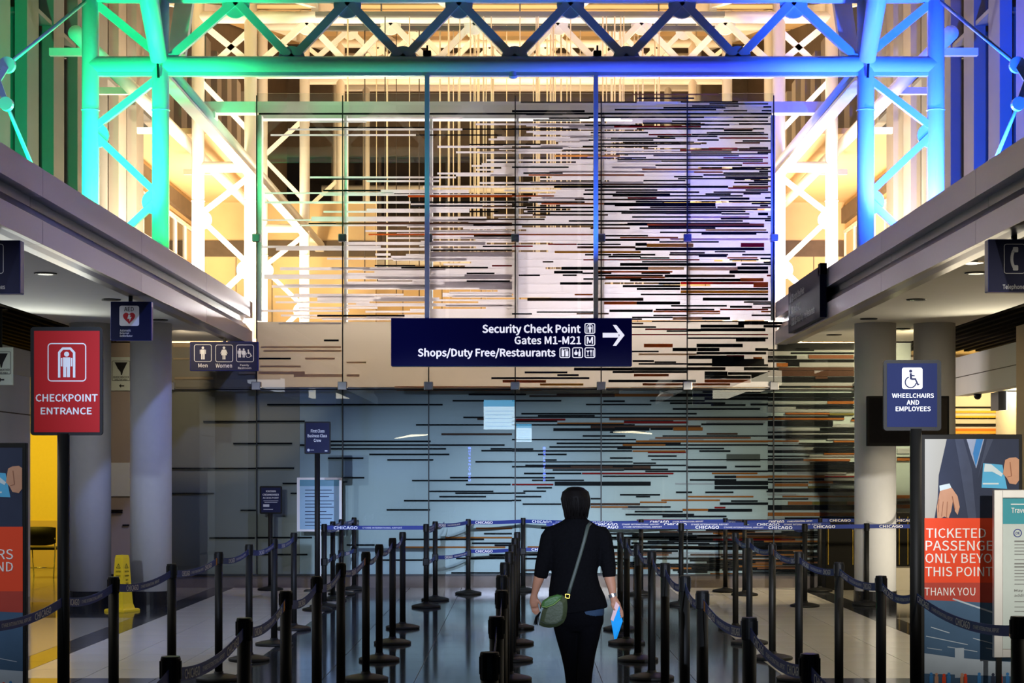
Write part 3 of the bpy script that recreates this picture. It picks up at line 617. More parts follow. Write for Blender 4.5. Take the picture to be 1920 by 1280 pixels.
# longitudinal beams
for sx in (-1, 1):
    w = 'left' if sx < 0 else 'right'; X = frame_x(sx, True)
    b = empty('edge_beam', (X, 21.7, 6.64), f'long cream steel beam running back from the front frame on the {w} side', 'beam')
    obj('beam_tube', tube(bmesh.new(), [(X, 21.7, 6.64), (X, 50.7, 6.64)], .11, 18), M['steel'], b, True)
    obj('beam_flange', BX(X-.09, X+.09, 21.8, 50.7, 6.50, 6.54), M['steel'], b)
    X2 = CXC+sx*5.62
    b = empty('edge_pipe', (X2, 18, 7.26), f'round cream pipe running back behind the {w} braced frame', 'pipe')
    obj('pipe_tube', tube(bmesh.new(), [(X2, 22.6, 7.26), (X2, 38.99, 7.26)], .1, 18), M['steel'], b, True)
    for y in (23.6, 26, 29, 33): obj('pipe_bracket', BX(min(X2, X2+sx*.6), max(X2, X2+sx*.6), y-.04, y+.04, 7.2, 7.3), M['steel'], b)
# tie rods with clevises in the near bay
for sx in (-1, 1):
    w = 'green-lit' if sx < 0 else 'blue-lit'; 
    def Q(px, py, Y): return W(px if sx < 0 else 2*CX+2*CXC*F/Y-px, py, Y)
    r = empty('tie_rod_brace', Q(160, 3, 21.5), f'thin {w} tie rods meeting at a ring plate in the top corner', 'tie rod')
    A, B, C_, E = Q(160, 3, 21.5), Q(14, 122, 19.6), Q(12, 195, 19.4), Q(60, 310, 19.9)
    obj('rod', tube(bmesh.new(), [A, B], .022, 10), M['steel'], r, True)
    obj('rod', tube(bmesh.new(), [C_, E], .022, 10), M['steel'], r, True)
    obj('ring_plate', tube(bmesh.new(), [B+Vector((0, -.03, 0)), B+Vector((0, .03, 0))], .09, 20), M['steel'], r)
    obj('link_plate', bar(bmesh.new(), B, Q(-4, 150, 19.5), .07, .03), M['steel'], r)
    obj('link_plate', bar(bmesh.new(), Q(-4, 150, 19.5), C_, .06, .03), M['steel'], r)
    obj('clevis', tube(bmesh.new(), [C_+Vector((0, -.04, .0)), C_+Vector((0, .04, 0))], .075, 18), M['steel'], r)
# side curtain walls: fins and night glass
for sx in (-1, 1):
    nm = 'left' if sx < 0 else 'right'
    X = CXC+sx*6.30
    w = struct('wall_upper_'+nm, BX(min(X+sx*.5, X+sx*.6), max(X+sx*.5, X+sx*.6), 17, 31, 3.8, 13), M['brownpanel'])
    obj('upper_wall_panel', BX(min(X+sx*.5, X+sx*.6), max(X+sx*.5, X+sx*.6), 31, 52, 7.7, 14), M['brownpanel'], w)
    y = 17.6; k = 0
    while y < 44:
        zf = 3.8 if y < 29.8 else 7.7
        obj('fin', BX(min(X, X+sx*.16), max(X, X+sx*.16), y, y+.55, zf, 10.5), M['fin'] if y < 27.6 else M['finlight'], w)
        obj('fin', BX(min(X+sx*.2, X+sx*.5), max(X+sx*.2, X+sx*.5), y+.75, y+1.15, zf, 10.5), M['fin'] if y < 27.6 else M['finlight'], w)
        if k % 1 == 0 and y > 22.5:
            z = 7.73
            obj('window_head', BX(min(X+sx*.02, X+sx*.5), max(X+sx*.02, X+sx*.5), y+.55, y+1.3, z, z+.06), M['fin'], w)
        y += 1.3; k += 1
    bm = bmesh.new()
    for k in range(10):
        box(bm, min(X+sx*.44, X+sx*.49), max(X+sx*.44, X+sx*.49), 17.4+k*1.3+1.17, 17.4+k*1.3+1.27, 4.2+k*.02, 10)
    obj('warm_mullions', bm, M['finlight'], w)['kind'] = 'stuff'
    # upper gallery: ribbed bulkhead, window band, ceiling, far wall
    g = struct('wall_gallery_'+nm, BX(min(sx*7.2, sx*7.4), max(sx*7.2, sx*7.4), 31.1, 40, 3.8, 8.0), M['roof'])
# gallery floor, gallery side blocks, end wall, roof
struct('floor_upper', BX(-9, 9, 27.4, 54, 3.45, 3.7), M['roof'])
for sx in (-1, 1):
    nm = 'left' if sx < 0 else 'right'
    x0, x1 = sorted((sx*3.2, sx*7.2))
    g = struct('wall_gallery_end_'+nm, BX(x0, x1, 39.0, 39.3, 3.7, 7.6), M['roof'])
    obj('ribbed_band', BX(x0, x1, 38.96, 39.0, 6.4, 6.75), M['brownpanel'], g)
    for k in range(5): obj('panel_joint', BX(x0+.1+k*.8, x0+.115+k*.8, 38.985, 39.0, 3.7, 6.4), M['brownpanel'], g)
    x0, x1 = sorted((sx*5.3, sx*7.2))
    c = struct('ceiling_gallery_'+nm, BX(x0, x1, 31.1, 39, 7.6, 7.7), M['roof'])
    wn = struct('window_1' if sx < 0 else 'window_2', BX(min(sx*7.16, sx*7.2), max(sx*7.16, sx*7.2), 31.2, 38.8, 5.5, 5.58), M['steel'])
    for z0, z1 in ((6.1, 6.16), (6.88, 6.95)): obj('window_rail', BX(min(sx*7.13, sx*7.2), max(sx*7.13, sx*7.2), 31.2, 38.8, z0, z1), M['steel'], wn)
    for k in range(8): obj('window_mullion', BX(min(sx*7.13, sx*7.2), max(sx*7.13, sx*7.2), 31.2+k*1.07, 31.26+k*1.07, 5.55, 6.9), M['steel'], wn)
    for k in range(7): obj('window_pane', BX(min(sx*7.17, sx*7.19), max(sx*7.17, sx*7.19), 31.28+k*1.07, 32.25+k*1.07, 5.6, 6.86), M['dwin'] if k % 3 else M['wallbeige'], wn)
    rb = struct('trim_4' if sx < 0 else 'trim_5', BX(min(sx*7.1, sx*7.2), max(sx*7.1, sx*7.2), 31.1, 38.9, 7.12, 7.45), M['brownpanel'])
we = struct('wall_end', BX(-9, 9, 54, 54.3, 3.7, 7.4), M['roof'])
for k in range(15): obj('panel_joint', BX(-8.4+k*1.2, -8.38+k*1.2, 53.98, 54, 3.7, 7.4), M['brownpanel'], we)
we2 = struct('wall_end_upper', BX(-9, 9, 54.1, 54.3, 7.4, 16.5), M['brownpanel'])
for k in range(12): obj('upper_panel', BX(-8.6+k*1.45, -7.25+k*1.45, 54.04, 54.1, 7.6, 9.3), M['brownpanel'], we2)
for k in range(12): obj('upper_panel', BX(-8.6+k*1.45, -7.25+k*1.45, 54.04, 54.1, 9.5, 11.3), M['dwin'], we2)
for z in (8.0, 10.2):
    obj('wall_rail', tube(bmesh.new(), [(-6, 53.3, z), (6, 53.3, z)], .12, 12), M['steel'], we2, True)
# roof: stepped warm decks rising away, with dark night lights between
for i in range(4):
    Y0, Y1 = frames[i], frames[i+1]; z0, z1 = ztop[i]+.35, ztop[i+1]+.35
    bm = bmesh.new(); nb = 7; nm = f'ceiling_roof_{i+1}'
    ys = [(Y0+.2, Y0+3.0), (Y1-2.6, Y1-.1)] if i else [(Y0+.2, Y1-.1)]
    for ya, ye in ys:
        za = z0+(z1-z0)*(ya-Y0)/(Y1-Y0); zb_ = z0+(z1-z0)*(ye-Y0)/(Y1-Y0)
        v = [bm.verts.new(p) for p in ((-6.8, ya, za), (6.8, ya, za), (6.8, ye, zb_), (-6.8, ye, zb_), (-6.8, ya, za+.1), (6.8, ya, za+.1), (6.8, ye, zb_+.1), (-6.8, ye, zb_+.1))]
        for q in ((0, 1, 2, 3), (4, 5, 6, 7), (0, 1, 5, 4), (2, 3, 7, 6), (1, 2, 6, 5), (3, 0, 4, 7)): bm.faces.new([v[j] for j in q])
    rf = struct(nm, bm, M['roof'])
    if i:
        bm = bmesh.new(); box(bm, -6.8, 6.8, Y0+2.9, Y1-2.5, z1+.1, z1+.2); obj('night_skylight', bm, M['brownpanel'], rf)
    for k in range(6):
        x = -5.6+k*2.2; obj('purlin', bar(bmesh.new(), (x, Y0+.2, z0-.12), (x, Y1-.1, z1-.12), .12, .18), M['steel'], rf)
# hanging cables beyond the glass
rc = random.Random(5); xs_px = [652, 684, 706, 722, 726, 743, 768, 786]
xs_px += [rc.uniform(840, 930) for _ in range(18)]+[rc.uniform(1000, 1042) for _ in range(14)]+[1052, 1063, 1070, 1088]+[rc.uniform(1130, 1240) for _ in range(20)]+[825, 950, 975]
cab0 = None
for i, px in enumerate(xs_px):
    Y, zt = ((28.4, 8.97), (29.3, 8.97), (33.0, 10.0))[i % 3]; x = (px-CX)*Y/F; zl = H+(CY-530)*Y/F+rc.uniform(-.3, .3)
    o = obj('hanging_cable', tube(bmesh.new(), [(x, Y, zl), (x, Y, zt+.02)], .0085 if i % 4 else .013, 6), M['cabled'] if i < 8 and i % 2 else M['cable'], None, loc=(x, Y, zt))
    tag(o, 'thin straight cable hanging behind the glass mosaic wall among many alike', 'cable', 'thin cables hanging behind the glass')
for Y, z, lab in ((28.4, 8.97, 'long grey track bar holding the nearest of the thin cables'), (29.3, 8.97, 'long grey track bar just behind the second truss holding thin cables'), (33.0, 10.0, 'long grey track bar farther back and higher holding thin cables')):
    tr = empty('cable_track', (0, Y, z), lab, 'track'); obj('track_bar', BX(-3.3, 3.3, Y-.05, Y+.05, z, z+.07), M['fin'], tr)
    for x in (-2.6, 0, 2.6): obj('track_hanger', bar(bmesh.new(), (x, Y, z+.07), (x, 28.95 if Y < 30 else Y, z+(.2 if Y < 30 else .45)), .03, .03), M['fin'], tr)
# round concrete columns
for x, lab in ((-4.55, 'white round column just right of the yellow caution cone'), (-5.30, 'white round column between the red checkpoint sign and the yellow cone'),
               (4.38, 'white round column right of the mosaic wall, brightly lit near its foot'), (5.11, 'white round column behind the wheelchair sign and wall monitor')):
    c = empty('round_column', (x, 21.7, 0), lab, 'column')
    obj('shaft', lathe(bmesh.new(), [(.253, .165), (.253, 3.45)], x, 21.7, 40), M['col'], c, True)
    obj('base', lathe(bmesh.new(), [(.262, 0), (.262, .16), (.25, .165)], x, 21.7, 40), M['colbase'], c)
# ---------------------------------------------------------------- hanging signs
def board(name, px0, py0, px1, py1, Y, dep, m, label, edge=None, bev=.008, cat='sign'):
    a = W(px0, py1, Y); b = W(px1, py0, Y)
    r = empty(name, ((a.x+b.x)/2, Y+dep/2, a.z), label, cat)
    obj('sign_box', BX(a.x, b.x, Y, Y+dep, a.z, b.z, bev=bev), edge or m, r)
    decal('sign_face', r, m, Y, [rect(px0+1, py0+1, px1-1, py1-1)], dy=.001)
    return r
Y = 21.7
ms = board('overhead_sign', 733, 596, 1185, 686, Y-.12, .2, M['navyglow'], 'wide navy hanging sign to the security check point, gates and restaurants', M['navyedge'])
decal('lettering', ms, M['printw'], Y-.12, texts=[('Security Check Point', 905, 608, 1088, 628), ('Gates M1-M21', 965, 630.5, 1089, 645), ('Shops/Duty Free/Restaurants', 784, 653, 1041, 672)], dy=.004, bold=.035)
P = []
for x, y in ((1096, 605.5), (1096, 628), (1049, 651), (1073, 651), (1096, 651)): P += outline(x, y, x+20, y+20, 3.5, 1.7)
P += man(1106, 609, 14)+[thick((1100.5, 623), (1100.5, 611), 1.4), thick((1111.5, 623), (1111.5, 611), 1.4), thick((1100.5, 611), (1104, 608), 1.2), thick((1111.5, 611), (1108, 608), 1.2), thick((1104, 608), (1108, 608), 1.2)]
P += [rect(1053, 656, 1058, 668), rect(1053, 654, 1056, 655), rect(1060, 658, 1065.5, 668), circ(1060, 656, 1.6, 8), rect(1062, 655, 1065, 657)]
P += [circ(1080, 662, 3.4), rect(1079.3, 655.5, 1080.8, 659), rect(1084.5, 659, 1088.5, 668), rect(1085.7, 654.5, 1087.3, 659)]
P += [[(1099, 657), (1105.5, 657), (1102.2, 661.5)], rect(1101.7, 661, 1102.7, 667), rect(1100, 666, 1104.5, 667.2), rect(1107.5, 656, 1108.8, 668), rect(1106.5, 656, 1109.8, 660), rect(1111.6, 656, 1113, 668)]
P += [rect(1130, 623.8, 1160, 632.6), [(1149, 609), (1155.5, 609), (1171, 628.3), (1155.5, 648), (1149, 648), (1162, 628.3)]]
decal('pictograms', ms, M['printw'], Y-.12, P, [('M', 1100.5, 632, 1111.5, 644)], dy=.004, bold=.03)
for px in (801, 1117):
    h = obj('hanger', BX((px-CX)/152.1-.028, (px-CX)/152.1+.028, Y-.05, Y+.01, W(0, 596, Y).z, 6.52), M['steel'], ms)
ss = None
# side signboard on the right fascia
Xf = XR-.05; Ya, Yb_ = 22.95, 20.55; z0, z1 = 3.43, 4.03
ss = empty('side_sign', (Xf, Yb_, z0), 'navy signboard fixed flat to the right fascia, seen at a slant', 'sign')
obj('sign_box', BX(Xf-.03, Xf+.05, Yb_, Ya, z0, z1, bev=.006), M['navy'], ss)
fn = lambda u, v: Vector((Xf-.033, Ya-u, z1-v))      # u from the far end towards the viewer
decal('lettering', ss, M['printd'], 0, texts=[('Security Check Point', .40, .12, 1.28, .23), ('Gates M1-M21', .40, .28, 1.0, .38), ('Shops/Duty Free/Restaurants', .68, .43, 2.05, .54)], fn=fn, bold=.03, dv=(-.0003, 0, 0))
P = [thick((.17, .16), (.17, .50), .035), [(.17, .07), (.24, .22), (.10, .22)]]
for x, y in ((.28, .12), (.28, .28), (.28, .43), (.41, .43), (.54, .43)): P += outline(x, y, x+.10, y+.10, .02, .012)
decal('pictograms', ss, M['printd'], 0, P, fn=fn, dv=(-.0003, 0, 0))
obj('bracket', BX(Xf-.03, Xf+.05, Yb_-.03, Yb_+.12, 3.93, 4.06), M['black'], ss)
def hanger(root, px, Y, ztop_, zbot, dep=.1):
    x = (px-CX)*Y/F; r = obj('hanger', BX(x-.018, x+.018, Y+dep/2-.018, Y+dep/2+.018, zbot, ztop_), M['black'], root)
    obj('hanger_plate', BX(x-.07, x+.07, Y+dep/2-.05, Y+dep/2+.05, ztop_-.015, ztop_), M['black'], root)
# AED
Y = 18.0
r = board('aed_sign', 207, 565, 284, 638, Y, .09, M['navy'], 'navy hanging AED sign with a red heart on a white square', M['navyedge']); hanger(r, 243, Y, 3.45, W(0, 565, Y).z)
decal('white_panel', r, M['print'], Y, [rounded(224, 573, 261, 611, 4)], dy=.003)
decal('heart', r, M['redheart'], Y, [[(242.2, 607)]+[(242.2+11.5*math.sin(t)**3*1.0, 595-(10.2*math.cos(t)-3.6*math.cos(2*t)-1.5*math.cos(3*t)-.6*math.cos(4*t))) for t in [k*2*math.pi/24 for k in range(13, 24)]]+[(242.2+11.5*math.sin(t)**3, 595-(10.2*math.cos(t)-3.6*math.cos(2*t)-1.5*math.cos(3*t)-.6*math.cos(4*t))) for t in [k*2*math.pi/24 for k in range(0, 12)]]], dy=.005)
decal('bolt', r, M['print'], Y, [[(241, 590), (245, 590), (244, 594), (247, 594), (243, 603), (243, 597.5), (239, 597.5)]], dy=.007)
decal('lettering', r, M['ink'], Y, texts=[('AED', 233, 575.5, 251, 583.5)], dy=.005, bold=.015)
decal('caption', r, M['print'], Y, texts=[('Automatic', 225, 617, 245.5, 621.5), ('External', 225, 622.3, 242, 626), ('Defibrillator', 225, 627.2, 248.5, 631.5)], dy=.003)
# restrooms
Y = 23.6
r = board('restroom_sign', 356, 640, 484, 695, Y, .09, M['navy'], 'navy hanging sign for men, women and family restroom', M['navyedge']); hanger(r, 420, Y, 3.45, W(0, 640, Y).z)
P = outline(364, 645.5, 397, 678, 4, 1)+outline(404, 646, 437, 678.5, 4, 1)+outline(443, 646, 476, 678.5, 4, 1)
P += man(380.5, 649.5, 24)+woman(420, 649.5, 24)+man(449.5, 653, 17)+woman(457, 653, 17)+wheelchair(466, 655, 15)
decal('pictograms', r, M['printd'], Y, P, dy=.003)
decal('lettering', r, M['printd'], Y, texts=[('Men', 372, 681.5, 389, 688.5), ('Women', 404.5, 681.5, 435, 689), ('Family', 450.5, 682.5, 467, 687), ('Restroom', 446.5, 687.8, 471, 692)], dy=.003)
# telephone signs
def handset(cx, cy, s):
    pts = []
    for k in range(13):
        a = math.radians(110+140*k/12); pts.append((cx+8*s+9*s*math.cos(a), cy-19*s*math.sin(a)))
    out = [thick(a, b, 5.5*s) for a, b in zip(pts, pts[1:])]
    return out+[rounded(cx+1*s, cy-22*s, cx+11*s, cy-12*s, 2*s), rounded(cx+1*s, cy+12*s, cx+11*s, cy+22*s, 2*s)]
Y = 13.3
for px, lab in ((1853, 'navy hanging telephone sign under the right soffit'), (-62, 'navy hanging telephone sign cut by the left edge of the view')):
    r = board('telephone_sign', px, 450 if px < 0 else 448, px+100, 550 if px < 0 else 547, Y, .11, M['navy'], lab, M['navyedge']); hanger(r, px+52, Y, 3.45, W(0, 449, Y).z)
    P = outline(px+29, 457, px+69, 513, 5, 1.3)+handset(px+45, 485, 1.0)
    decal('pictograms', r, M['printd'], Y, P, dy=.003)
    decal('lettering', r, M['printd'], Y, texts=[('Telephones', px+27, 533, px+71.5, 544)], dy=.003)
# severe weather signs
for px, py, sc, Y, lab in ((207, 669, 1.0, 24.735, 'pale severe weather shelter sign between the two left columns'), (-21, 651, 1.12, 20.2, 'pale severe weather shelter sign cut by the left edge of the view')):
    r = board('weather_sign', px, py, px+40*sc, py+63*sc, Y, .03, M['signw'], lab, M['signw'], bev=.003)
    if px < 0: hanger(r, 0, Y, 3.5, W(0, py, Y).z, .03)
    q = lambda x, y: (px+x*sc, py+y*sc)
    P = [[(x0, y0) for x0, y0 in pl] for pl in outline(px+3*sc, py+7*sc, px+37*sc, py+45*sc, 2*sc, .8*sc)]
    P += [[q(8, 10), q(32, 10), q(30, 14), q(27, 20), q(24, 26), q(22, 34), q(20, 34), q(19, 28), q(14, 22), q(11, 16)], [q(16, 54), q(20, 50.5), q(20, 53), q(26, 53), q(26, 55.5), q(20, 55.5), q(20, 58)]]
    decal('pictogram', r, M['ink'], Y, P, dy=.003)
    decal('lettering', r, M['ink'], Y, texts=[('SEVERE WEATHER', *q(5, 36), *q(35, 39.5)), ('SHELTER AREA', *q(8, 41), *q(32, 44))], dy=.003, bold=.03)
Y = 24.745
r = board('notice_sheet', 207, 867, 243, 930, Y, .02, M['paper'], 'plain pale notice sheet on the wall between the two left columns', M['paper'], bev=.002, cat='notice')
# wall monitor on the right columns and the black boxes beneath
Y = 21.22
r = board('wall_monitor', 1626, 742, 1780, 836, Y, .08, M['black'], 'black flat monitor mounted across the two right columns', M['blackm'], cat='monitor')
decal('screen', r, M['dwin'], Y, [rect(1630, 746, 1776, 830)], dy=.004)
obj('mount', BX(W(1660, 0, Y).x, W(1740, 0, Y).x, Y+.08, Y+.26, 2.15, 2.35), M['black'], r)
for (a, b, c, e, Yk, lab) in ((1548, 975, 1604, 1101, 24.2, 'tall black display cabinet with thin brass edges left of the lit right column'), (1681, 960, 1707, 1102, 24.2, 'narrow black display cabinet right of the lit right column')):
    p0, p1 = W(a, e, Yk), W(b and c, b, Yk)
    r = empty('display_cabinet', ((p0.x+p1.x)/2, Yk, 0), lab, 'cabinet')
    obj('body', BX(p0.x, p1.x, Yk, Yk+.35, .0 if a < 1600 else .33, p1.z, bev=.01), M['blackm'], r)
    if a > 1600: obj('plinth', BX(p0.x, p1.x, Yk+.02, Yk+.33, 0, .33), M['soffit'], r)
    obj('edge_strip', BX(p0.x+.03, p0.x+.042, Yk-.008, Yk, .35, p1.z-.06), M['brass'], r)
    obj('edge_strip', BX(p1.x-.042, p1.x-.03, Yk-.008, Yk, .35, p1.z-.06), M['brass'], r)
# camera dome and blade sign in the right side room
c = W(1833, 741, 25.0)
r = empty('security_camera', (c.x, c.y, 2.75), 'small white dome camera under the grey bulkhead at right', 'camera')
obj('housing', lathe(bmesh.new(), [(.06, c.z+.02), (.07, c.z+.05), (.07, 2.74+.0)], c.x, c.y, 20), M['col'], r, True)
obj('dome', lathe(bmesh.new(), [(.01, c.z-.06), (.035, c.z-.05), (.052, c.z-.02), (.058, c.z+.02)], c.x, c.y, 20), M['dwin'], r, True)
a, b = W(1872, 768, 24.5), W(1887, 734, 24.5)
r = empty('blade_sign', ((a.x+b.x)/2, 24.5, a.z), 'small grey blade sign with a glowing edge in the right side room', 'sign')
obj('blade', BX(a.x, b.x, 24.5, 24.9, a.z, b.z), M['fin'], r)
glow = mat('glow_edge', (1, 1, 1), emis=(1, .97, .9), estr=3)
obj('glow_edge', BX(b.x, b.x+.01, 24.49, 24.9, a.z, b.z), glow, r)
obj('ceiling_bar', BX(a.x-.15, b.x+.2, 24.5, 24.56, b.z, 2.76), M['col'], r)
# camera-dome like light under the front chord, small boxes on the chord
for px, py, sz, lab in ((962, 140, .07, 'small round fixture under the middle of the blue truss chord'), (801+0, 100, .05, 'small dark box sitting on the truss chord left of centre'), (1120, 102, .05, 'small dark box sitting on the truss chord right of centre')):
    p = W(px, py, 21.7); r = empty('chord_fixture', (p.x, p.y, p.z), lab, 'fixture')
    if py > 120:
        obj('housing', lathe(bmesh.new(), [(.03, p.z-.05), (.055, p.z-.03), (.055, p.z+.03)], p.x, p.y, 18), M['steel'], r)
    else:
        obj('housing', BX(p.x-.05, p.x+.05, p.y-.05, p.y+.05, 6.745, 6.81, bev=.01), M['black'], r); obj('arm', tube(bmesh.new(), [(p.x, p.y, 6.8), (p.x, p.y, 6.88)], .012, 8), M['black'], r)
# ---------------------------------------------------------------- framed stand-alone signs on poles
def pole_sign(name, fr, inner, Y, px, label, face, postw=.0318, pivot_base=True, top_z=1.0, base=True, thick_=.02):
    a, b = W(fr[0], fr[3], Y), W(fr[2], fr[1], Y); x = (px-CX)*Y/F
    r = empty(name, (x, Y, 0), label, 'sign')
    if base: obj('base', lathe(bmesh.new(), BASE, x, Y, 36), M['blackm'], r, True)
    obj('pole', tube(bmesh.new(), [(x, Y, .04), (x, Y, a.z+.01)], postw, 18), M['blackm'], r, True)
    bm = bmesh.new(); out = rounded(a.x, a.z, b.x, b.z, .018); f0 = [bm.verts.new((u, Y-thick_/2, v)) for u, v in out]; f1 = [bm.verts.new((u, Y+thick_/2, v)) for u, v in out]
    bm.faces.new(f0); bm.faces.new(f1[::-1])
    for k in range(len(out)): bm.faces.new((f0[k], f0[(k+1) % len(out)], f1[(k+1) % len(out)], f1[k]))
    obj('frame', bm, M['black'], r)
    decal('sign_face', r, face, Y-thick_/2, [rect(*inner)], dy=.002)
    return r, Y-thick_/2
BASE = [(.172, 0), (.176, .006), (.176, .022), (.165, .028), (.12, .040), (.07, .050), (.038, .055), (.036, .07)]
r, Yf = pole_sign('checkpoint_sign', (58, 613, 193, 816), (64, 620, 187, 810), 9.25, 119, 'red checkpoint entrance sign on a black belt post', M['red'])
P = outline(89.5, 643, 162, 715, 7, 2)+man(125.2, 659, 48, .95)
P += [rect(109, 660, 113.4, 707.5), rect(137, 660, 141.5, 707.5), thick((111, 661), (118, 653), 4.4), thick((139.4, 661), (132, 653), 4.4), rect(117, 651, 133, 655.4)]
decal('pictogram', r, M['print'], Yf, P, dy=.003)
decal('lettering', r, M['print'], Yf, texts=[('CHECKPOINT', 67.5, 739, 183, 752.5), ('ENTRANCE', 77, 764, 172, 776.5)], dy=.003, bold=.035)
r_check = r
r, Yf = pole_sign('wheelchair_sign', (1656, 675, 1764, 807), (1663, 681, 1757, 800), 9.59, 1717, 'navy wheelchairs and employees sign on a black belt post', mat('blue_sign_face', (.006, .012, .06), .6, spec=.1, noise=.15, nscale=3))
decal('white_panel', r, M['print'], Yf, [rounded(1691, 689, 1729.5, 729, 4)], dy=.003)
decal('pictogram', r, M['navy'], Yf, wheelchair(1708, 692.5, 34), dy=.005)
decal('lettering', r, M['print'], Yf, texts=[('WHEELCHAIRS', 1672.5, 737.5, 1750.5, 745.5), ('AND', 1700, 750, 1723, 758.5), ('EMPLOYEES', 1679.5, 762, 1744.5, 770.5)], dy=.003, bold=.03)
r_wheel = r
r, Yf = pole_sign('class_sign', (571, 790, 620, 851), (573.5, 792.5, 617.5, 848.5), 20.6, 595, 'navy first class, business class and crew sign on a pole', M['navy'])
decal('lettering', r, M['print'], Yf, texts=[('First Class', 583, 804.5, 608.5, 810.5), ('Business Class', 577, 813.5, 613, 819.5), ('Crew', 588.5, 822.5, 602, 828)], dy=.003)
decal('emblem', r, M['printd'], Yf, [circ(578.5, 843.5, 2.5), rect(582, 843, 589, 844), rect(609, 844, 614, 846)], dy=.003)
r_class = r
r, Yf = pole_sign('crewmember_sign', (487, 911, 529, 963), (490, 914, 526, 960), 24.2, 507, 'small navy known crewmember access point sign on a pole', M['navy'])
decal('lettering', r, M['print'], Yf, texts=[('KNOWN', 499, 919, 517, 922.5), ('CREWMEMBER', 492.5, 925.5, 523, 929), ('ACCESS POINT', 493, 931.5, 522.5, 934.5)], dy=.003)
decal('small_print', r, M['printd'], Yf, [rect(494, 938, 522, 939), rect(496, 941, 520, 942), rect(493.5, 945, 505, 950), rect(494, 954, 512, 955)], dy=.003)
# poster stand in a white frame
Y = 24.0; r = empty('poster_stand', (W(598, 0, Y).x, Y, 0), 'white framed blue poster stand left of the queue, behind the class sign', 'poster')
a, b = W(557, 996, Y), W(641, 895, Y)
bm = bmesh.new(); box(bm, a.x, b.x, Y-.015, Y+.015, a.z, b.z); obj('frame', bm, M['col'], r)
decal('poster_print', r, mat('poster_blue', (.20, .36, .50), .25, noise=.2, nscale=3), Y-.015, [rect(562, 899, 636, 992)], dy=.002)
decal('header', r, mat('poster_teal', (.02, .16, .25), .3, noise=.05), Y-.015, [rect(562, 899, 636, 911)], dy=.004)
decal('text_lines', r, M['navy'], Y-.015, [rect(572, y, 572+w_, y+1.2) for y, w_ in ((918, 50), (924, 54), (930, 45), (938, 54), (944, 50), (950, 54), (958, 40), (964, 52), (971, 50), (978, 30), (984, 48))], dy=.004)
x = W(599, 0, Y).x
obj('pole', BX(x-.02, x+.02, Y-.01, Y+.02, .02, a.z), M['col'], r); obj('foot', BX(x-.2, x+.2, Y-.13, Y+.13, 0, .02, bev=.004), M['colbase'], r)
# ---------------------------------------------------------------- large passenger posters
PM = dict(dark=mat('poster_suit', (.035, .045, .085), .6, spec=.1, noise=.25, nscale=5), grey=mat('poster_grey', (.42, .42, .40), .6, spec=.1, noise=.08, nscale=2), skin=mat('poster_skin', (.55, .30, .20), .6, spec=.1, noise=.15, nscale=12),
          skin2=mat('poster_skin_shadow', (.30, .13, .08), .6, spec=.1, noise=.1), card=mat('poster_card', (.10, .42, .72), .6, spec=.1, noise=.1, nscale=8), cardw=mat('poster_card_light', (.60, .72, .80), .6, spec=.1, noise=.05),
          tie=mat('poster_tie', (.05, .22, .55), .6, spec=.1, noise=.1), shirt=mat('poster_shirt', (.32, .38, .55), .6, spec=.1, noise=.1), red=mat('poster_red', (.78, .075, .03), .6, spec=.1, noise=.04, nscale=2), redd=mat('poster_dark_red', (.42, .06, .045), .6, spec=.1, noise=.08),
          blue=mat('poster_floor_blue', (.06, .12, .22), .6, spec=.1, noise=.3, nscale=4), sky=mat('poster_pale', (.42, .50, .60), .6, spec=.1, noise=.15, nscale=5), edge=mat('poster_lapel', (.06, .075, .13), .6, spec=.1, noise=.15))
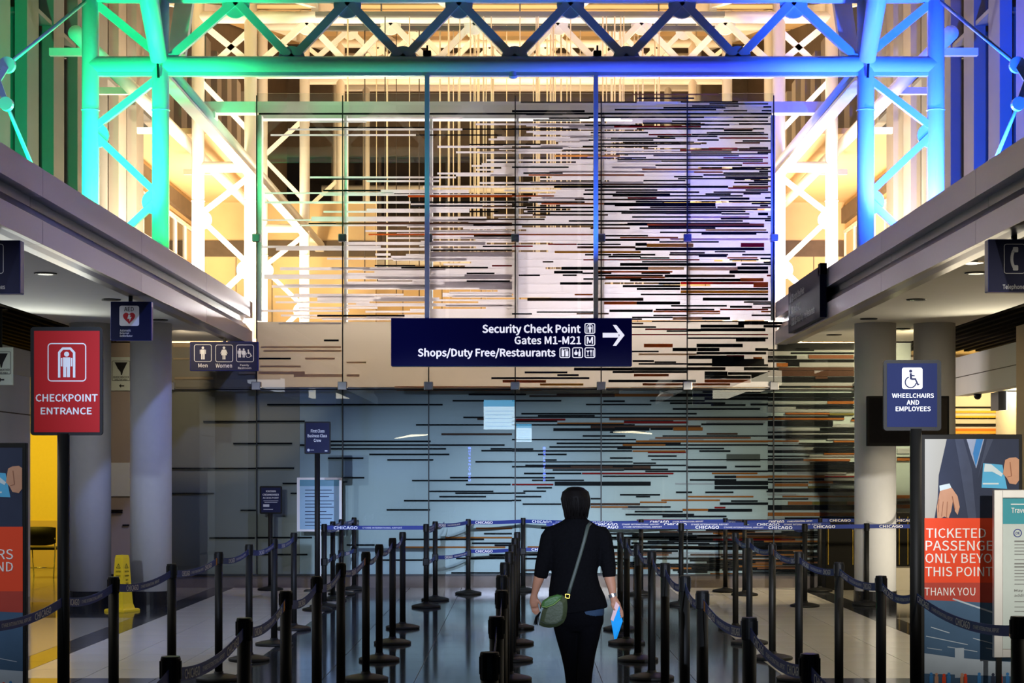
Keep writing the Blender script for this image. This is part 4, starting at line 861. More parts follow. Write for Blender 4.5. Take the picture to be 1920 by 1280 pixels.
def passenger_poster(dx, dy_, Y, label, flip=False):
    q = lambda pl: [(x+dx, y+dy_) for x, y in pl]
    r = empty('passenger_poster', (W(1820+dx, 0, Y).x, Y, 0), label, 'poster')
    a, b = W(1727+dx, 1400, Y), W(1917+dx, 814+dy_, Y)
    zb = .12
    obj('frame', BX(a.x, b.x, Y, Y+.05, zb, b.z, bev=.004), M['black'], r)
    obj('foot', BX(a.x+.05, a.x+.15, Y-.22, Y+.26, 0, .03, bev=.005), M['black'], r); obj('foot', BX(b.x-.15, b.x-.05, Y-.22, Y+.26, 0, .03, bev=.005), M['black'], r)
    obj('leg', BX(a.x+.08, a.x+.12, Y+.01, Y+.04, .03, .13), M['black'], r); obj('leg', BX(b.x-.12, b.x-.08, Y+.01, Y+.04, .03, .13), M['black'], r)
    ins = lambda pl: q(pl)
    def dc(n, k, pls, d): decal(n, r, PM[k], Y, [ins(p) for p in pls], dy=d)
    L_, R_ = 1733, 1911
    dc('photo_background', 'grey', [rect(L_+1, 823, R_-1, 972)], .0015)
    dc('suit', 'dark', [[(1775, 823), (R_-1, 823), (R_-1, 972), (1752, 972), (1758, 935), (1760, 890), (1768, 855)]], .003)
    dc('lapel', 'edge', [[(1790, 823), (1806, 823), (1822, 880), (1830, 972), (1815, 972), (1800, 880)], [(1850, 823), (1862, 823), (1838, 880), (1832, 900)]], .0045)
    dc('shirt', 'shirt', [[(1812, 823), (1845, 823), (1830, 878), (1820, 850)]], .0045)
    dc('tie', 'tie', [[(1830, 823), (1843, 823), (1829, 875), (1824, 850)]], .006)
    dc('cuff', 'cardw', [[(1761, 910), (1780, 906), (1784, 915), (1762, 922)]], .0055)
    dc('left_hand', 'skin', [[(1762, 920), (1784, 914), (1795, 930), (1799, 950), (1795, 965), (1790, 958), (1786, 940), (1783, 958), (1778, 971), (1770, 968), (1764, 971), (1757, 971), (1756, 950)]], .007)
    dc('finger_gaps', 'skin2', [thick((1768, 940), (1765, 968), 1.2), thick((1776, 940), (1774, 970), 1.2), thick((1785, 930), (1790, 955), 1.6), thick((1760, 935), (1759, 960), 1.0)], .0085)
    dc('card', 'card', [[(1843, 868), (1879, 871), (1888, 916), (1840, 914)]], .0055)
    dc('card_band', 'cardw', [[(1846, 869), (1858, 870), (1880, 888), (1877, 893), (1860, 884), (1844, 884)], rect(1842, 905, 1872, 908)], .007)
    dc('right_hand', 'skin', [[(1884, 862), (1892, 858), (1904, 857), (R_-1, 861), (R_-1, 900), (1904, 908), (1892, 906), (1887, 896), (1880, 888), (1882, 872)]], .0085)
    dc('knuckle_line', 'skin2', [thick((1893, 866), (1896, 892), 1.6), thick((1896, 892), (1888, 894), 1.2)], .010)
    dc('red_block', 'red', [rect(L_, 971, R_, 1092)], .0055)
    dc('thanks_band', 'redd', [[(L_, 1092), (R_, 1092), (R_, 1132), (L_, 1124)]], .0055)
    b_ = W(0, 1424, Y)
    dc('lower_photo', 'blue', [[(L_, 1124), (R_, 1132), (R_, 1420), (L_, 1420)]], .0045)
    dc('light_streaks', 'sky', [thick((1745, 1175), (1780, 1186), 1.6), thick((1736, 1192), (1814, 1208), 1.6), thick((1790, 1164), (1862, 1187), 2.0), thick((1824, 1196), (1862, 1206), 1.6), thick((1776, 1212), (1832, 1221), 1.4), thick((1738, 1214), (1766, 1218), 1.2), thick((1786, 1122), (1862, 1148), 3), thick((1848, 1214), (1900, 1224), 1.4)], .006)
    dc('pale_ground', 'sky', [[(L_, 1224), (1790, 1232), (1862, 1238), (R_, 1242), (R_, 1268), (L_, 1262)], rect(1790, 1214, 1807, 1270)], .006)
    for i, (x, c) in enumerate([(1742, 'tie'), (1752, 'skin'), (1766, 'red'), (1775, 'tie'), (1800, 'skin'), (1806, 'red'), (1832, 'tie'), (1858, 'dark'), (1872, 'red'), (1885, 'tie')]):
        dc('crowd_figure', c, [rect(x, 1266+i % 3, x+7, 1284), circ(x+3.5, 1263+i % 3, 3, 10)], .0075)
    T2 = [('TICKETED', 1736, 990, 1848, 1008), ('PASSENGERS', 1735, 1013, 1893, 1032), ('ONLY BEYOND', 1734.5, 1037, 1893, 1055), ('THIS POINT', 1734.5, 1062, 1860, 1080), ('THANK YOU', 1733, 1101, 1828, 1116, .0)]
    decal('lettering', r, M['print'], Y, texts=[(t[0], t[1]+dx, t[2]+dy_, t[3]+dx, t[4]+dy_, .012 if len(t) < 6 else 0) for t in T2], dy=.008)
    return r
passenger_poster(0, 0, 10.9, 'tall ticketed passengers poster with red text block, below the wheelchair sign')
passenger_poster(-1868, 16, 10.9, 'tall ticketed passengers poster cut by the left edge beside the checkpoint sign')
# grey framed information stand in front of the right poster
Y = 10.6; a, b = W(1862, 1232, Y), W(1968, 918, Y)
r = empty('information_stand', ((a.x+b.x)/2, Y, 0), 'silver framed information stand overlapping the right edge of the passenger poster', 'stand')
bm = bmesh.new()
box(bm, a.x, a.x+.055, Y-.02, Y+.02, a.z, b.z, bev=.004); box(bm, b.x-.055, b.x, Y-.02, Y+.02, a.z, b.z, bev=.004); box(bm, a.x+.05, b.x-.05, Y-.018, Y+.018, b.z-.05, b.z, bev=.004); box(bm, a.x+.05, b.x-.05, Y-.018, Y+.018, a.z, a.z+.05, bev=.004)
obj('frame', bm, mat('silver_frame', (.5, .5, .5), .35, metal=.5, noise=.05), r)
decal('sheet', r, mat('info_sheet', (.50, .58, .58), .35, noise=.04), Y-.01, [rect(1880, 934, 1950, 1216)])
decal('header', r, mat('info_teal', (.02, .28, .36), .35, noise=.04), Y-.01, [rect(1880, 934, 1950, 982)], dy=.002)
decal('lettering', r, M['print'], Y-.01, texts=[('Travel Tips', 1896, 951, 1948, 964)], dy=.004)
decal('header_line', r, M['print'], Y-.01, [rect(1895, 944, 1946, 946)], dy=.004)
decal('emblem', r, M['navyedge'], Y-.01, ring2(circ(1908, 999, 8, 20), circ(1908, 999, 6.3, 20)), [('OK', 1904, 996.5, 1912, 1001.5)], dy=.002)
decal('text_lines', r, M['fin'], Y-.01, [rect(1902, y, 1946-(i*7 % 13), y+(2.6 if i in (0, 6, 7, 13) else 1.5)) for i, y in enumerate([1013, 1020, 1026, 1032, 1038, 1048, 1055, 1061, 1068, 1074, 1080, 1086, 1094])], [('May need', 1902, 1104, 1940, 1110), ('additional', 1902, 1113, 1942, 1118)], dy=.002)
decal('fine_print', r, M['fin'], Y-.01, [rect(1902, y, 1944-(i*5 % 11), y+1.3) for i, y in enumerate([1127, 1137, 1145, 1157, 1166, 1175])], dy=.002)
obj('leg', BX(a.x+.02, a.x+.05, Y-.01, Y+.02, .03, a.z), M['black'], r); obj('leg', BX(b.x-.05, b.x-.02, Y-.01, Y+.02, .03, a.z), M['black'], r)
obj('foot', BX(a.x+.01, b.x-.01, Y-.18, Y+.18, 0, .03, bev=.005), M['black'], r)
# ---------------------------------------------------------------- belt posts
def make_post():
    r = empty('belt_post', (0, 0, 0), '', 'post', None)
    obj('post', tube(bmesh.new(), [(0, 0, .06), (0, 0, .915)], .0305, 20), M['blackm'], r, True)
    bm = bmesh.new(); lathe(bm, [(.0325, .905), (.0335, .91), (.0335, .992), (.031, 1.0)], 0, 0, 24)
    for k in range(4):
        a = k*math.pi/2; c, s = round(math.cos(a)), round(math.sin(a)); wx, wy = (.003, .009) if c else (.009, .003); box(bm, c*.033-wx, c*.033+wx, s*.033-wy, s*.033+wy, .925, .985)
    obj('belt_head', bm, M['black'], r)
    obj('base', lathe(bmesh.new(), BASE, 0, 0, 36), M['blackm'], r, True)
    return r
proto = make_post(); used = [False]
def place_post(px, top, label, double=False):
    Y = F*(H-1.0)/(top-CY); x = (px-CX)*Y/F
    if not used[0]: r = proto; r.location = (x, Y, 0); used[0] = True
    else: r = copy_tree(proto, (x, Y, 0))
    r['label'] = label; r['group'] = 'black belt posts of the queue'
    if double:
        obj('lower_belt_head', BX(x-.038, x+.038, Y-.038, Y+.038, .50, .59, bev=.008), M['black'], r)
    return r
UNIT = .88
def belt(root, A, B, zc=.952, sag=.03, height=.048, stripe=False, phase=.06, n=12, start_pad=.034):
    """belt from post A to post B (xy pairs, A the one on the left in the view), made a part of root"""
    A = Vector((A[0], A[1], 0)); B = Vector((B[0], B[1], 0)); t = (B-A); L = t.length; t.normalize()
    A = A+t*start_pad; B = B-t*start_pad; L -= 2*start_pad
    nrm = Vector((-t.y, t.x, 0))
    if nrm.dot(-A) < 0: nrm = -nrm
    def P(s, v, off=0):
        u = s/L; return A+t*s+nrm*off+Vector((0, 0, zc+v-4*sag*u*(1-u)))
    bm = bmesh.new(); rows = []
    for k in range(n+1):
        s = L*k/n; rows.append([bm.verts.new(P(s, v, o)) for v, o in ((-height/2, -.0012), (height/2, -.0012), (height/2, .0012), (-height/2, .0012))])
    for a, b in zip(rows, rows[1:]):
        for k in range(4): bm.faces.new((a[k], a[(k+1) % 4], b[(k+1) % 4], b[k]))
    bm.faces.new(rows[0][::-1]); bm.faces.new(rows[-1])
    o = obj('belt', bm, M['belt'], root)
    bm = bmesh.new(); s = phase-UNIT
    while s < L:
        for txt, a, b, h0, h1, bold in (('CHICAGO', 0, .285, .017, -.017, .03), ("O'HARE INTERNATIONAL AIRPORT", .345, .82, .010, -.010, .0)):
            if s+a >= 0.0 and s+b <= L: add_text(bm, txt, lambda x, y: P(x, y, .0022), s+a, h0, s+b, h1, bold, nrm*.0002)
        s += UNIT
    if len(bm.verts): obj('lettering', bm, M['print'], o)
    else: bm.free()
    if stripe:
        bm = bmesh.new()
        for s0 in (.05, .085) if stripe == 1 else (L-.10, L-.065):
            vs = [bm.verts.new(P(s0+a, v, .003)) for a, v in ((0, -height/2-.002), (.02, -height/2-.002), (.02, height/2+.002), (0, height/2+.002))]
            bm.faces.new(vs)
        obj('end_clip', bm, M['orange'], o)
    return o
ORD = ['nearest', 'second nearest', 'third nearest', 'fourth nearest', 'fifth nearest', 'sixth nearest', 'seventh nearest', 'eighth nearest', 'farthest']
def row(tops, where, stripes=(), extra=None, zc=.935):
    rs = []
    for i, (px, top) in enumerate(tops):
        w = ORD[i] if i < len(tops)-1 else 'farthest'
        rs.append(place_post(px, top, f'black belt post, {w} in the {where}'))
    return rs
def xy(r): return (r.location.x, r.location.y)
RA = row([(213, 1081), (322, 1057), (410, 1034), (467, 1020), (514, 1009), (551, 998)], 'outermost left row beside the yellow cone')
RB = row([(320, 1230), (458, 1158), (536, 1107), (594, 1080), (639, 1055), (686, 1034), (711, 1020), (736, 1008), (755, 997)], 'long left row of blue belts')
RC = row([(918, 1222), (931, 1155), (940.5, 1106), (941, 1078), (947, 1054), (955, 1034), (961, 1020), (966, 1008), (970, 997)], 'middle row just left of the woman')
RD = row([(1518, 1225), (1405, 1157), (1317, 1107), (1284, 1079), (1247, 1055), (1222, 1033), (1196, 1020), (1175, 1008), (1163, 998)], 'row just right of the woman')
RE = row([(1909, 1155), (1652, 1079), (1573, 1054), (1498, 1034), (1448, 1019), (1405, 1008), (1379, 998)], 'outermost right row beside the passenger poster')
cp = (r_check.location.x, r_check.location.y); wp = (r_wheel.location.x, r_wheel.location.y)
# row A: near -> far is left -> right in view
belt(r_check, (-2.42, 7.75), cp, .935, .04)
belt(r_check, cp, xy(RA[0]), .935, .03, phase=.0)
for i, (a, b) in enumerate(zip(RA, RA[1:])): belt(a, xy(a), xy(b), .935, .035, stripe=2 if i == 1 else False, phase=.25+.07*i)
for i, (a, b) in enumerate(zip(RB, RB[1:])): belt(a, xy(a), xy(b), .935, .045, stripe=2 if i in (1, 4) else False, phase=.2+.11*i)
# a stretch of row B running out of the frame
belt(RB[0], (RB[0].location.x+.02, RB[0].location.y-1.5), xy(RB[0]), .935, .04)
for i, (a, b) in enumerate(zip(RC, RC[1:])): belt(a, xy(a), xy(b), .935, .045, phase=.2)
for i, (a, b) in enumerate(zip(RD, RD[1:])): belt(b, xy(b), xy(a), .935, .045, stripe=1 if i in (1, 4) else False, phase=.12+.1*i)
belt(RD[0], xy(RD[0]), (RD[0].location.x+.03, RD[0].location.y-1.5), .935, .04)
seqE = [RE[0], None]+RE[1:]
belt(RE[0], wp, xy(RE[0]), .935, .05, stripe=2, phase=.02)
belt(RE[1], xy(RE[1]), wp, .935, .04, phase=.02)
for i, (a, b) in enumerate(zip(RE[1:], RE[2:])): belt(b, xy(b), xy(a), .935, .035, stripe=1 if i == 2 else False, phase=.05+.08*i)
# far cross lines
far = {}
for k, px, top, lab, dbl in (
    ('a1', 608, 982, 'black belt post at far left, first of four in line beside the class sign', True), ('a2', 624, 977, 'black belt post at far left, second of four in line beside the class sign', True),
    ('a3', 640, 973, 'black belt post at far left, third of four in line beside the class sign', True), ('a4', 664, 969.5, 'black belt post standing right against the mosaic wall at far left', True),
    ('b1', 799, 982, 'black double belt post left of centre at the far end, nearer of a close pair', True), ('b2', 816, 977, 'black double belt post left of centre at the far end, farther of a close pair', True),
    ('b3', 878, 972.5, 'black double belt post before the mosaic wall between the pair and the middle row', True), ('b4', 981, 970.5, 'black double belt post by the wall, just left of the woman', True),
    ('c0', 1092, 981, 'black belt post hidden behind the woman at the far end', False), ('c1', 1277, 980.5, 'black belt post in the far lettered line, first right of the right aisle row', False),
    ('c2', 1509, 981.5, 'black belt post in the far lettered line, left of the black display cabinet', False), ('c3', 1625, 980.5, 'black belt post in front of the brightly lit right column', False),
    ('d1', 1202, 973, 'black belt post close to the wall, just right of the woman', False), ('d2', 1360, 971, 'thick looking black belt post near the wall behind the far right row', False),
    ('d3', 1396, 973.5, 'black belt post near the wall just right of the thick looking one', False), ('d4', 1537, 970.5, 'black belt post near the wall just left of the black display cabinet', False)):
    far[k] = place_post(px, top, lab, dbl)
f = {k: xy(v) for k, v in far.items()}
for a, b in (('a1', 'a2'), ('a2', 'a3'), ('a3', 'a4'), ('b1', 'b2'), ('b2', 'b3')):
    belt(far[a], f[a], f[b], .955, .02, phase=.05); belt(far[a], f[a], f[b], .545, .02, phase=.3)
belt(far['b3'], f['b3'], f['b4'], .955, .01, phase=.08); belt(far['b3'], f['b3'], f['b4'], .57, .01, phase=.08)
belt(far['a1'], f['a1'], f['b1'], .955, .0, phase=.08)
belt(far['b4'], f['b4'], f['d1'], .955, .01, phase=.1); belt(far['b4'], f['b4'], (f['b4'][0]+.9, f['b4'][1]), .57, .0, phase=.08)
belt(far['d1'], f['d1'], f['d2'], .96, .0, phase=.1); belt(far['d3'], f['d2'], f['d3'], .95, .0); belt(far['d3'], f['d3'], f['d4'], .96, .0, phase=.4)
belt(far['d4'], f['d4'], (f['d4'][0]+1.5, f['d4'][1]), .965, .0, phase=.1)
belt(far['c0'], f['c0'], f['c1'], .955, .0, phase=.12); belt(far['c1'], f['c1'], f['c2'], .952, .0, phase=.14); belt(far['c2'], f['c2'], f['c3'], .962, .0, phase=.08)
belt(far['c3'], f['c3'], (f['c3'][0]+.72, f['c3'][1]), .962, .0, phase=.12)
Yd = 22.4; belt(far['c0'], (.3, Yd), (f['d2'][0]+.1, Yd), .957, .0, phase=.62); belt(far['d2'], (f['d2'][0]+.1, Yd), (f['d4'][0]-.1, Yd), .957, .0, phase=.1)
# ---------------------------------------------------------------- yellow caution cone
Yc = 20.55; xc = (229-CX)*Yc/F
cn = empty('caution_cone', (xc, Yc, 0), 'yellow four-sided wet floor caution cone standing before the white columns', 'cone')
def sq(bm, prof, rot):
    rings = []
    for r, z in prof: rings.append([bm.verts.new((xc+r*math.sqrt(2)*math.cos(rot+k*math.pi/2), Yc+r*math.sqrt(2)*math.sin(rot+k*math.pi/2), z)) for k in range(4)])
    for a, b in zip(rings, rings[1:]):
        for k in range(4): bm.faces.new((a[k], a[(k+1) % 4], b[(k+1) % 4], b[k]))
    bm.faces.new(rings[0][::-1]); bm.faces.new(rings[-1]); return bm
rot = math.radians(45+62)
obj('body', sq(bmesh.new(), [(.105, .03), (.088, .09), (.080, .20), (.068, .42), (.058, .62), (.05, .655)], rot), M['yellow'], cn)
obj('foot', sq(bmesh.new(), [(.145, 0), (.145, .02), (.13, .032)], rot), M['yellow'], cn)
for face in range(4):
    a = rot+math.pi/4+face*math.pi/2; nx, ny = math.cos(a), math.sin(a)
    if ny > .3: continue
    tx, ty = -ny, nx
    if True:
        def fn(u, v):
            rr = .080-(v-.20)*(.022/.42)+.0025 if v > .2 else .088
            return Vector((xc+nx*rr+tx*u, Yc+ny*rr+ty*u, v))
        bm = bmesh.new()
        for w_, z0, z1 in (('CAUTION', .475, .455), ('CUIDADO', .425, .405), ('WET', .375, .355), ('FLOOR', .335, .315), ('PISO', .285, .265), ('MOJADO', .245, .225)):
            hw = .035 if len(w_) > 5 else .022
            add_text(bm, w_, fn, -hw, z0, hw, z1, .03)
        tri = [(-.03, .505), (.03, .505), (0, .555)]
        for p_, q_ in zip(tri, tri[1:]+tri[:1]): poly(bm, [fn(*c) for c in thick(p_, q_, .006)])
        poly(bm, [fn(*c) for c in rect(-.003, .515, .003, .535)])
        obj('lettering', bm, M['ink'], cn)
# ---------------------------------------------------------------- chair in the yellow room
Yk = 27.2; xk = (82-CX)*Yk/F
ch = empty('side_chair', (xk, Yk, 0), 'black chair with thin chrome legs in the yellow-lit side room', 'chair')
def curved(bm, x0, x1, y, z0, z1, dep, th=.03, n=8):
    A = []
    for k in range(n+1):
        u = k/n; x = x0+(x1-x0)*u; yy = y+dep*math.sin(math.pi*u); ins = .04*abs(2*u-1)**4
        A.append([bm.verts.new(p) for p in ((x, yy, z0+ins), (x, yy, z1-ins*.4), (x, yy+th, z1-ins*.4), (x, yy+th, z0+ins))])
    for a, b in zip(A, A[1:]):
        for k in range(4): bm.faces.new((a[k], a[(k+1) % 4], b[(k+1) % 4], b[k]))
    bm.faces.new(A[0][::-1]); bm.faces.new(A[-1]); return bm
obj('backrest', curved(bmesh.new(), xk-.25, xk+.25, Yk-.26, .50, .79, -.05), M['black'], ch, True)
obj('seat', BX(xk-.24, xk+.24, Yk-.22, Yk+.24, .43, .47, bev=.015), M['black'], ch)
for sx in (-1, 1):
    obj('leg', tube(bmesh.new(), [(xk+sx*.22, Yk-.26, 0), (xk+sx*.235, Yk-.22, .44), (xk+sx*.235, Yk-.26, .62)], .011, 8), M['chrome'], ch, True)
    obj('leg', tube(bmesh.new(), [(xk+sx*.22, Yk+.24, 0), (xk+sx*.235, Yk+.2, .44)], .011, 8), M['chrome'], ch, True)
obj('stretcher', tube(bmesh.new(), [(xk-.22, Yk-.25, .16), (xk+.22, Yk-.25, .16)], .009, 8), M['chrome'], ch, True)
# ---------------------------------------------------------------- things behind the viewer that the glass mirrors
scr = mat('lit_screen', (.2, .4, .6), .4, emis=(.62, .82, 1), estr=9)
scrh = mat('lit_screen_header', (.1, .3, .5), .4, emis=(.1, .45, .8), estr=7)
def screen(px0, py0, px1, py1, Yv, label):
    # place a real screen behind the viewer at the spot whose reflection in the wall glass shows there
    Yr = 2*D-Yv; k = Yv/F
    x0, x1 = (px0-CX)*k, (px1-CX)*k; z1, z0 = H+(CY-py0)*k, H+(CY-py1)*k
    r = empty('flight_screen', ((x0+x1)/2, Yr, z0), label, 'screen')
    obj('housing', BX(x0-.03, x1+.03, Yr-.12, Yr-.01, z0-.03, z1+.03, bev=.01), M['black'], r)
    obj('display', BX(x0, x1, Yr-.01, Yr, z0, z1), scr, r)
    obj('display_header', BX(x0, x1, Yr, Yr+.003, z1-(z1-z0)*.22, z1), scrh, r)
    bm = bmesh.new()
    for j in range(5): box(bm, x0+.05, x1-.05, Yr+.003, Yr+.005, z0+(z1-z0)*(.1+j*.13), z0+(z1-z0)*(.115+j*.13))
    obj('display_lines', bm, scrh, r)
    return r
screen(907, 750, 965, 805, 55, 'larger lit flight screen behind the viewer, mirrored in the wall glass')
screen(968, 795, 997, 828, 55.3, 'smaller lit flight screen behind the viewer, mirrored in the wall glass')
em = mat('neon_blue', (.1, .1, .4), .4, emis=(.10, .16, 1), estr=22)
for pxc, lab in ((880.5, 'vertical blue information letters mirrored left in the wall glass'), (1020.5, 'vertical blue information letters mirrored right in the wall glass')):
    Yv = 56.0; Yr = 2*D-Yv; k = Yv/F; x = (pxc-CX)*k
    r = empty('information_sign', (x, Yr, 1), lab, 'sign')
    obj('column', BX(x-.12, x+.12, Yr-.15, Yr-.02, 0, H+(CY-832)*k), M['black'], r)
    bm = bmesh.new()
    for i, chh in enumerate('INFORMATION'):
        y = 838+i*6.0; z1 = H+(CY-y)*k; z0 = H+(CY-y-4)*k
        add_text(bm, chh, lambda u, v: Vector((x-u, Yr, v)), -.03, z1, .03, z0, .03)
    obj('lettering', bm, em, r)
lampm = mat('lit_tube', (1, 1, 1), emis=(1, .86, .6), estr=14)
for (p0, p1, lab) in (((740, 822), (802, 815), 'warm light strip behind the viewer, mirrored left of the screens'), ((1150, 810), (1222, 813), 'warm light strip behind the viewer, mirrored right of the woman')):
    Yv = 54.; k = Yv/F; Yr = 2*D-Yv
    A = Vector(((p0[0]-CX)*k, Yr, H+(CY-p0[1])*k)); B = Vector(((p1[0]-CX)*k, Yr, H+(CY-p1[1])*k))
    r = empty('light_strip', A, lab, 'light'); obj('tube', tube(bmesh.new(), [A, (A+B)/2+Vector((0, 0, .03)), B], [.01, .035, .02], 8), lampm, r, True)
# ---------------------------------------------------------------- the woman
SP = 274.0; YP = F/SP
def Q(px, py, dy=0): return Vector(((px-CX)/SP, YP+dy, H+(CY-py)/SP))
R_ = lambda *v: [x/SP for x in v]
def ev_mesh(name, bm, m, parent, voxel=.008, smooth_it=6):
    me = bpy.data.meshes.new('tmp'); bmesh.ops.recalc_face_normals(bm, faces=bm.faces); bm.to_mesh(me); bm.free()
    o = bpy.data.objects.new('tmp', me); COL.objects.link(o)
    md = o.modifiers.new('r', 'REMESH'); md.mode = 'VOXEL'; md.voxel_size = voxel; md.use_smooth_shade = True
    if smooth_it:
        s = o.modifiers.new('s', 'SMOOTH'); s.iterations = smooth_it; s.factor = .5
    dg = bpy.context.evaluated_depsgraph_get(); me2 = bpy.data.meshes.new_from_object(o.evaluated_get(dg))
    bpy.data.objects.remove(o); bpy.data.meshes.remove(me)
    me2.name = name; me2.materials.clear(); me2.materials.append(m); me2.transform(Matrix.Translation(-wloc(parent)) if parent else Matrix())
    for p in me2.polygons: p.use_smooth = True; p.material_index = 0
    o = bpy.data.objects.new(name, me2); COL.objects.link(o)
    if parent: o.parent = parent
    return o
def loft(bm, rings, n=20):
    """rings: (px, py, half width px, half depth m, dy)"""
    tube(bm, [Q(a, b, e) for a, b, c, d, e in rings], [(c/SP, d) for a, b, c, d, e in rings], n)
person = empty('person', (Q(1083, 0).x, YP, 0), 'woman seen from behind in black jacket and trousers, walking up the aisle', 'person')
bm = bmesh.new()
# head, neck, torso core, arms, hands, legs as overlapping closed tubes -> one remeshed surface
loft(bm, [(1080, 915, 8, .03, .0), (1080, 919, 16, .055, .0), (1080, 930, 20, .080, .005), (1080, 942, 20, .088, .01), (1080, 953, 17, .08, .02), (1080, 962, 12, .06, .03), (1080, 967, 7, .03, .045)])
tube(bm, [Q(1080, 944, .085), Q(1080, 949, .115), Q(1080, 951, .09)], [(.006, .006), (.013, .012), (.008, .008)], 10)     # nose
for s in (-1, 1):
    tube(bm, [Q(1080+s*20, 939, .01), Q(1080+s*22.5, 943, .008), Q(1080+s*20.5, 949, .012)], [(.005, .014), (.007, .018), (.004, .009)], 8)   # ears
    tube(bm, [Q(1080+s*8-2, 941, .084), Q(1080+s*8+2, 941, .084)], .009, 8)                                        # eyes
tube(bm, [Q(1075, 957, .088), Q(1085, 957, .088)], .007, 8)                                                       # mouth
loft(bm, [(1080, 955, 12, .05, .01), (1080, 972, 12, .052, 0), (1080, 985, 20, .06, -.005)])
loft(bm, [(1080, 982, 22, .07, 0), (1080, 992, 46, .085, 0), (1079, 1010, 48, .10, 0), (1078, 1050, 40, .098, 0), (1076, 1080, 37, .092, 0), (1076, 1110, 43, .105, -.005), (1082, 1150, 47, .115, -.01), (1083, 1172, 42, .10, -.005)])
armL = [(1030, 1000, 13, .05, 0), (1022, 1040, 12, .045, -.01), (1015, 1068, 10, .038, -.01), (1010, 1085, 10, .036, 0), (1005, 1102, 7.6, .028, .015), (1002, 1114, 6.2, .021, .02), (1001, 1120, 7.5, .02, .022), (1001, 1130, 8.5, .018, .025), (1002, 1138, 7, .015, .028)]
armR = [(1129, 1000, 13, .05, 0), (1137, 1040, 12, .045, -.01), (1142, 1068, 10.5, .038, -.01), (1143, 1085, 10.5, .036, -.02), (1147, 1102, 8, .028, -.03), (1149, 1116, 6.4, .022, -.035), (1151, 1124, 7.5, .021, -.036), (1155, 1133, 8.8, .018, -.036), (1158, 1142, 7.5, .014, -.034)]
loft(bm, armL, 16); loft(bm, armR, 16)
def finger(pts, r=.0082): tube(bm, [Q(*p) for p in pts], [r, r*.98, r*.9, r*.7], 8)
# left hand hanging, fingers lightly curled
for i, (dx, l, dy) in enumerate(((-5.5, 17, .03), (-1.5, 20, .03), (2.5, 19, .03), (6, 15, .03))):
    finger([(1002+dx*.9, 1133, .026), (1002.5+dx*.95, 1133+l*.4, .034), (1004+dx, 1133+l*.75, .030), (1006+dx, 1133+l, .014)])
finger([(1006, 1122, .02), (1012, 1129, .01), (1014, 1136, .005), (1014, 1142, .004)], .0088)
# right hand closed round the folder
for i, (dx, dz) in enumerate(((0, 0), (2.2, 4.5), (3.2, 9), (3.0, 13.5))):
    finger([(1156+dx*.6, 1133+dz*.8, -.028), (1163+dx, 1137+dz, -.034), (1165+dx*.8, 1141+dz, -.055), (1160+dx*.5, 1143+dz, -.066)])
finger([(1150, 1124, -.034), (1146, 1132, -.045), (1149, 1139, -.060), (1153, 1143, -.064)], .0092)
legL = [(1060, 1160, 24, .095, -.01), (1063, 1190, 20, .085, 0), (1069, 1225, 16, .068, .03), (1073, 1255, 13.5, .06, .06), (1075, 1285, 12, .055, .05), (1077, 1308, 9, .04, .02), (1078, 1320, 8, .035, .0)]
legR = [(1105, 1160, 24, .095, -.01), (1103, 1190, 20, .085, -.03), (1099, 1225, 15.5, .068, -.04), (1096, 1255, 13, .06, -.10), (1093, 1285, 12, .055, -.18), (1092, 1308, 9, .04, -.22), (1091, 1318, 8, .035, -.24)]
loft(bm, legL, 16); loft(bm, legR, 16)
for px, dy in ((1078, 0), (1091, -.24)): tube(bm, [Q(px, 1316, dy-.03), Q(px, 1320, dy+.06), Q(px, 1323, dy+.17)], [(.03, .03), (.032, .028), (.024, .012)], 12)
obj_body = ev_mesh('body', bm, M['skin'], person, .006, 4)
# hair: rounded bob
bm = bmesh.new()
loft(bm, [(1079, 912, 9, .03, 0), (1079, 914.5, 16, .055, 0), (1079, 922, 23.5, .085, -.005), (1079, 935, 26.5, .10, -.012), (1080, 947, 25.5, .095, -.02), (1080, 957, 23, .08, -.025), (1080, 966, 21.5, .062, -.025), (1080, 975, 18, .045, -.025)], 28)
hair = ev_mesh('hair', bm, M['hair'], person, .008, 5)
prof = [(1079, 913.5, 5, .02, 0), (1079, 914.5, 14, .05, 0), (1079, 922, 23.5, .085, -.005), (1079, 935, 26.5, .10, -.012), (1080, 947, 25.5, .095, -.02), (1080, 957, 23, .08, -.025), (1080, 967, 21.5, .062, -.025), (1080, 977, 18.5, .047, -.025)]
bm = bmesh.new()
for k in range(110):
    a = math.pi*(1+rnd.uniform(-.08, 1.08)); tw = rnd.uniform(-.25, .25); gr = rnd.uniform(1.0, 1.035); pts = []
    for i, (cx, cy, w_, d_, e_) in enumerate(prof[:7+k % 2]):
        aa = a+tw*i/7; pts.append(Q(cx, cy, e_)+Vector((w_/SP*gr*math.cos(aa), d_*gr*math.sin(aa), 0)))
    tube(bm, pts, [.0022]*(len(pts)-1)+[.0008], 4)
hs = obj('hair_strands', bm, M['hair'], person, True); hs['kind'] = 'stuff'
